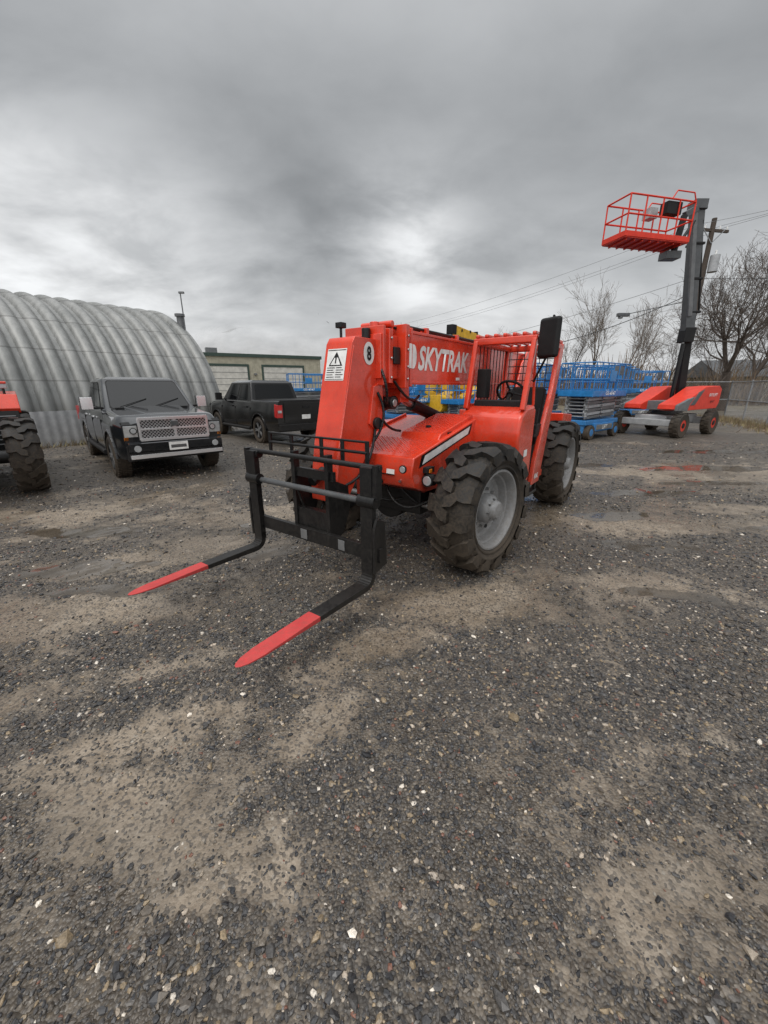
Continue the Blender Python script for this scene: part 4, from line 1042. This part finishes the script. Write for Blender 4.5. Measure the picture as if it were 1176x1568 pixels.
place_tree(t1,(25.6,31),1.08,.4)
place_tree(t2,(22.0,43),1.08,1.2); place_tree(t2,(25.2,44.5),1.0,3.2); place_tree(t3,(20.3,46),.95,.4)
place_tree(t3,(33,33),1.15,2.2); place_tree(t1,(37,42),1.05,3.0); place_tree(t3,(23.3,29.0),.62,5.0)
place_tree(t3,(11.5,50),.85,1.0); place_tree(t2,(3.5,56),.85,2.0); place_tree(t3,(1.0,60),.95,4.0); place_tree(t2,(33,55),1.0,2.0); place_tree(t3,(28.5,42),.9,1.0)

def brush():
    rd=random.Random(4); b=MB('distant_treeline',None)
    for k in range(160):
        x=rd.uniform(-14,62); y=rd.uniform(50,60)+ (0 if x<15 else rd.uniform(-14,0)); hh=rd.uniform(2.6,5.4) if x>10 else rd.uniform(2,3.6)
        for j in range(80):
            a=rd.uniform(0,6.28); t=abs(rd.gauss(0,.45)); l=hh*rd.uniform(.45,1.0)
            p=Vector((x+rd.gauss(0,.8),y+rd.gauss(0,.6),0)); q_=p+Vector((math.cos(a)*t,math.sin(a)*t,1)).normalized()*l
            b.cyl(p,q_,.045,('brush','bark2','bark')[rd.choice((0,0,0,1,2))],r2=.012,n=3,caps=False)
    b.done()
brush()
def grass():
    rd=random.Random(9); b=MB('dry_grass',None)
    for k in range(9000):
        t=rd.random(); w=rd.gauss(0,.6)
        x=14.5+t*5+w; y=11.5+t*11.5+rd.gauss(0,.5)
        if rd.random()<.35: x=19.5-rd.random()*9; y=23.5+rd.gauss(0,.8)
        h=rd.uniform(.06,.28); a=rd.uniform(0,6.28); dx,dy=math.cos(a)*.015,math.sin(a)*.015
        b.add([(x-dx,y-dy,0),(x+dx,y+dy,0),(x+rd.gauss(0,.08),y+rd.gauss(0,.08),h)],[(0,1,2)],('brush','dg')[rd.random()<.4])
    for k in range(1500):
        t=rd.uniform(-5,6); x=-10.4+.588*t+.45+rd.gauss(0,.12); y=12.3+.809*t-.33+rd.gauss(0,.12)
        h=rd.uniform(.05,.25); a=rd.uniform(0,6.28); dx,dy=math.cos(a)*.012,math.sin(a)*.012
        b.add([(x-dx,y-dy,0),(x+dx,y+dy,0),(x+rd.gauss(0,.08),y+rd.gauss(0,.08),h)],[(0,1,2)],('brush','dg')[rd.random()<.4])
    b.done()
grass()

def fence():
    e=empty('chain_link_fence',(0,0,0)); b=MB('posts_and_rails',e); w=MB('wire_mesh',e)
    runs=[((14.2,10.8),(19.6,23.2)),((19.6,23.2),(9.0,27.0))]
    for (x0,y0),(x1,y1) in runs:
        L=math.hypot(x1-x0,y1-y0); n=int(L/2.6); D=Vector((x1-x0,y1-y0,0))/L; P=Vector((x0,y0,0)); Hh=2.0
        for k in range(n+1):
            p=P+D*(L*k/n); b.cyl(p,p+Vector((0,0,Hh+.08)),.035,'galv',n=8)
        for z in(.08,1.05,Hh): b.cyl(P+Vector((0,0,z)),P+D*L+Vector((0,0,z)),.022,'galv',n=6)
        sp=.13; s=-Hh
        while s<L:
            for sg in(1,-1):
                a0=max(0,s); a1=min(L,s+Hh)
                if a1>a0:
                    z0=a0-s; z1=a1-s
                    if sg<0: z0,z1=Hh-z0,Hh-z1
                    w.cyl(P+D*a0+Vector((0,0,z0)),P+D*a1+Vector((0,0,z1)),.0035,'galv',n=3,caps=False)
            s+=sp
    b.done(); w.done()
fence()

# ------------------------------------------------------------ hills
def hills():
    nx_,ny_=150,40; X=np.linspace(-420,160,nx_); Y=np.linspace(330,520,ny_)
    gx,gy=np.meshgrid(X,Y,indexing='xy'); t=(gy-330)/190
    env=np.exp(-((gx+95)/95)**2)*1.05+.75*np.exp(-((gx+260)/110)**2)+.10
    z=np.sin(np.clip(t,0,1)*math.pi*.5)*env*(50+60*(fbm(gx,gy,.018,5,91)-.35))*1.3+ (fbm(gx,gy,.06,4,95)-.5)*18*t-2
    vs=[(float(a),float(b_),float(c)) for a,b_,c in zip(gx.ravel(),gy.ravel(),z.ravel())]
    fs=[(j*nx_+i,j*nx_+i+1,(j+1)*nx_+i+1,(j+1)*nx_+i) for j in range(ny_-1) for i in range(nx_-1)]
    m,nb,bs=newmat('misty_hill')
    tc=nb.n('ShaderNodeTexCoord').outputs['Object']; n1=nb.noise(tc,.07,6,.78)
    c=nb.ramp(n1,[(.40,(.055,.050,.044)),(.5,(.12,.108,.095)),(.60,(.22,.205,.19))])
    nb.set(bs.inputs['Base Color'],c); bs.inputs['Roughness'].default_value=1; bs.inputs['Specular IOR Level'].default_value=0
    sep=nb.n('ShaderNodeSeparateXYZ',Vector=tc)
    a=nb.m('ADD',nb.m('DIVIDE',nb.m('SUBTRACT',50.0,sep.outputs[2]),32.0),nb.m('MULTIPLY',nb.m('SUBTRACT',nb.noise(tc,.024,3,.6),.5),1.4),clamp=True)
    nb.set(bs.inputs['Alpha'],nb.m('MULTIPLY',a,.40))
    b=MB('hill',None,ang=180); b.add(vs,fs,m); b.done()
hills()

# ------------------------------------------------------------ sky
def sky():
    w=bpy.data.worlds.new('World'); scene.world=w; w.use_nodes=True; nt=w.node_tree; nt.nodes.clear(); nb=NB(nt)
    out=nb.n('ShaderNodeOutputWorld'); bg=nb.n('ShaderNodeBackground'); nb.l.new(bg.outputs[0],out.inputs[0])
    tc=nb.n('ShaderNodeTexCoord').outputs['Generated']
    nrm=nb.n('ShaderNodeVectorMath',_operation='NORMALIZE'); nb.set(nrm.inputs[0],tc); d=nrm.outputs[0]
    sep=nb.n('ShaderNodeSeparateXYZ',Vector=d); x,y,z=sep.outputs
    zc=nb.m('MAXIMUM',z,0.0); den=nb.m('ADD',zc,.34)
    cb=nb.n('ShaderNodeCombineXYZ'); nb.set(cb.inputs[0],nb.m('DIVIDE',x,den)); nb.set(cb.inputs[1],nb.m('DIVIDE',nb.m('MULTIPLY',y,1.35),den)); cb.inputs[2].default_value=3.7; p=cb.outputs[0]
    n1=nb.noise(p,1.15,5,.48,.3); n2=nb.noise(p,3.0,5,.55,.25)
    prof=nb.ramp(z,[(0,g(.66)),(.06,g(.64)),(.14,g(.57)),(.22,g(.48)),(.30,g(.41)),(.38,g(.30)),(.47,g(.25)),(.58,g(.29)),(.72,g(.60)),(1,g(1.1))])
    cl=nb.m('ADD',nb.m('MULTIPLY',nb.m('SUBTRACT',n1,.5),1.4),nb.m('MULTIPLY',nb.m('SUBTRACT',n2,.5),.75))
    amp=nb.ramp(z,[(0,g(.25)),(.12,g(.65)),(.3,g(1)),(.6,g(.85))])
    mod=nb.m('ADD',1.0,nb.m('MULTIPLY',cl,amp))
    mod=nb.m('MAXIMUM',mod,.5)
    L=nb.m('MULTIPLY',nb.n('ShaderNodeSeparateColor',Color=prof).outputs[0],mod)
    def blob(v,power,s):
        v=Vector(v).normalized(); dp=nb.n('ShaderNodeVectorMath',_operation='DOT_PRODUCT'); nb.set(dp.inputs[0],d); dp.inputs[1].default_value=v
        return nb.m('MULTIPLY',nb.m('POWER',nb.m('MAXIMUM',dp.outputs['Value'],0.0),power),s)
    bl=blob((-.62,.757,.22),60,.34)
    for v,pw,s in (((.03,.943,.29),160,.28),((.10,.943,.24),200,.14),((-.45,.86,.22),120,.12),((-.30,.9,.12),60,.12),((.25,.9,.10),90,.10)): bl=nb.m('ADD',bl,blob(v,pw,s))
    L=nb.m('ADD',L,nb.m('MULTIPLY',bl,nb.ramp(n2,[(.35,g(.45)),(.62,g(1.3))])))
    up=nb.m('MULTIPLY',nb.m('POWER',zc,3.0),.85); L=nb.m('ADD',L,up)  # extra overhead sky brightness, outside the view, added to lighten the ground
    back=nb.m('MULTIPLY',nb.m('MAXIMUM',nb.m('MULTIPLY',y,-1.0),0.0),.60); L=nb.m('ADD',L,back)  # unseen sky behind the camera brightened too, added for its light
    tint=nb.mix(nb.ramp(L,[(.2,g(0)),(.7,g(1))]),(.95,.99,1.03,1),(.985,1.0,1.015,1))
    sc=nb.n('ShaderNodeVectorMath',_operation='SCALE'); nb.set(sc.inputs[0],tint); nb.set(sc.inputs['Scale'],L)
    ns=nb.n('ShaderNodeTexSky'); ns.sky_type='NISHITA'; ns.sun_disc=False; ns.sun_elevation=math.radians(54); ns.sun_rotation=math.radians(215); ns.air_density=1.5; ns.dust_density=3
    s2=nb.n('ShaderNodeVectorMath',_operation='SCALE'); nb.set(s2.inputs[0],ns.outputs[0]); s2.inputs['Scale'].default_value=.004
    ad=nb.n('ShaderNodeVectorMath',_operation='ADD'); nb.set(ad.inputs[0],sc.outputs[0]); nb.set(ad.inputs[1],s2.outputs[0])
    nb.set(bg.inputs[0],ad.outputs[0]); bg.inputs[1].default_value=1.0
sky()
su=bpy.data.lights.new('sun','SUN'); su.energy=1.5; su.angle=math.radians(35); su.color=(1,.965,.92)
so=bpy.data.objects.new('sun',su); COL.objects.link(so)
sd=Vector((-.35,-.50,.85)).normalized(); so.rotation_euler=sd.to_track_quat('Z','Y').to_euler()

# ------------------------------------------------------------ camera
cam=bpy.data.cameras.new('camera'); co_=bpy.data.objects.new('camera',cam); COL.objects.link(co_)
cam.sensor_fit='HORIZONTAL'; cam.sensor_width=36; cam.lens=36*600/1176; cam.clip_start=.05; cam.clip_end=3000
co_.location=(0,0,1.75); co_.rotation_euler=(math.radians(90-17.75),0,0)
scene.camera=co_
scene.view_settings.view_transform='Standard'; scene.view_settings.look='None'; scene.view_settings.exposure=0; scene.view_settings.gamma=1
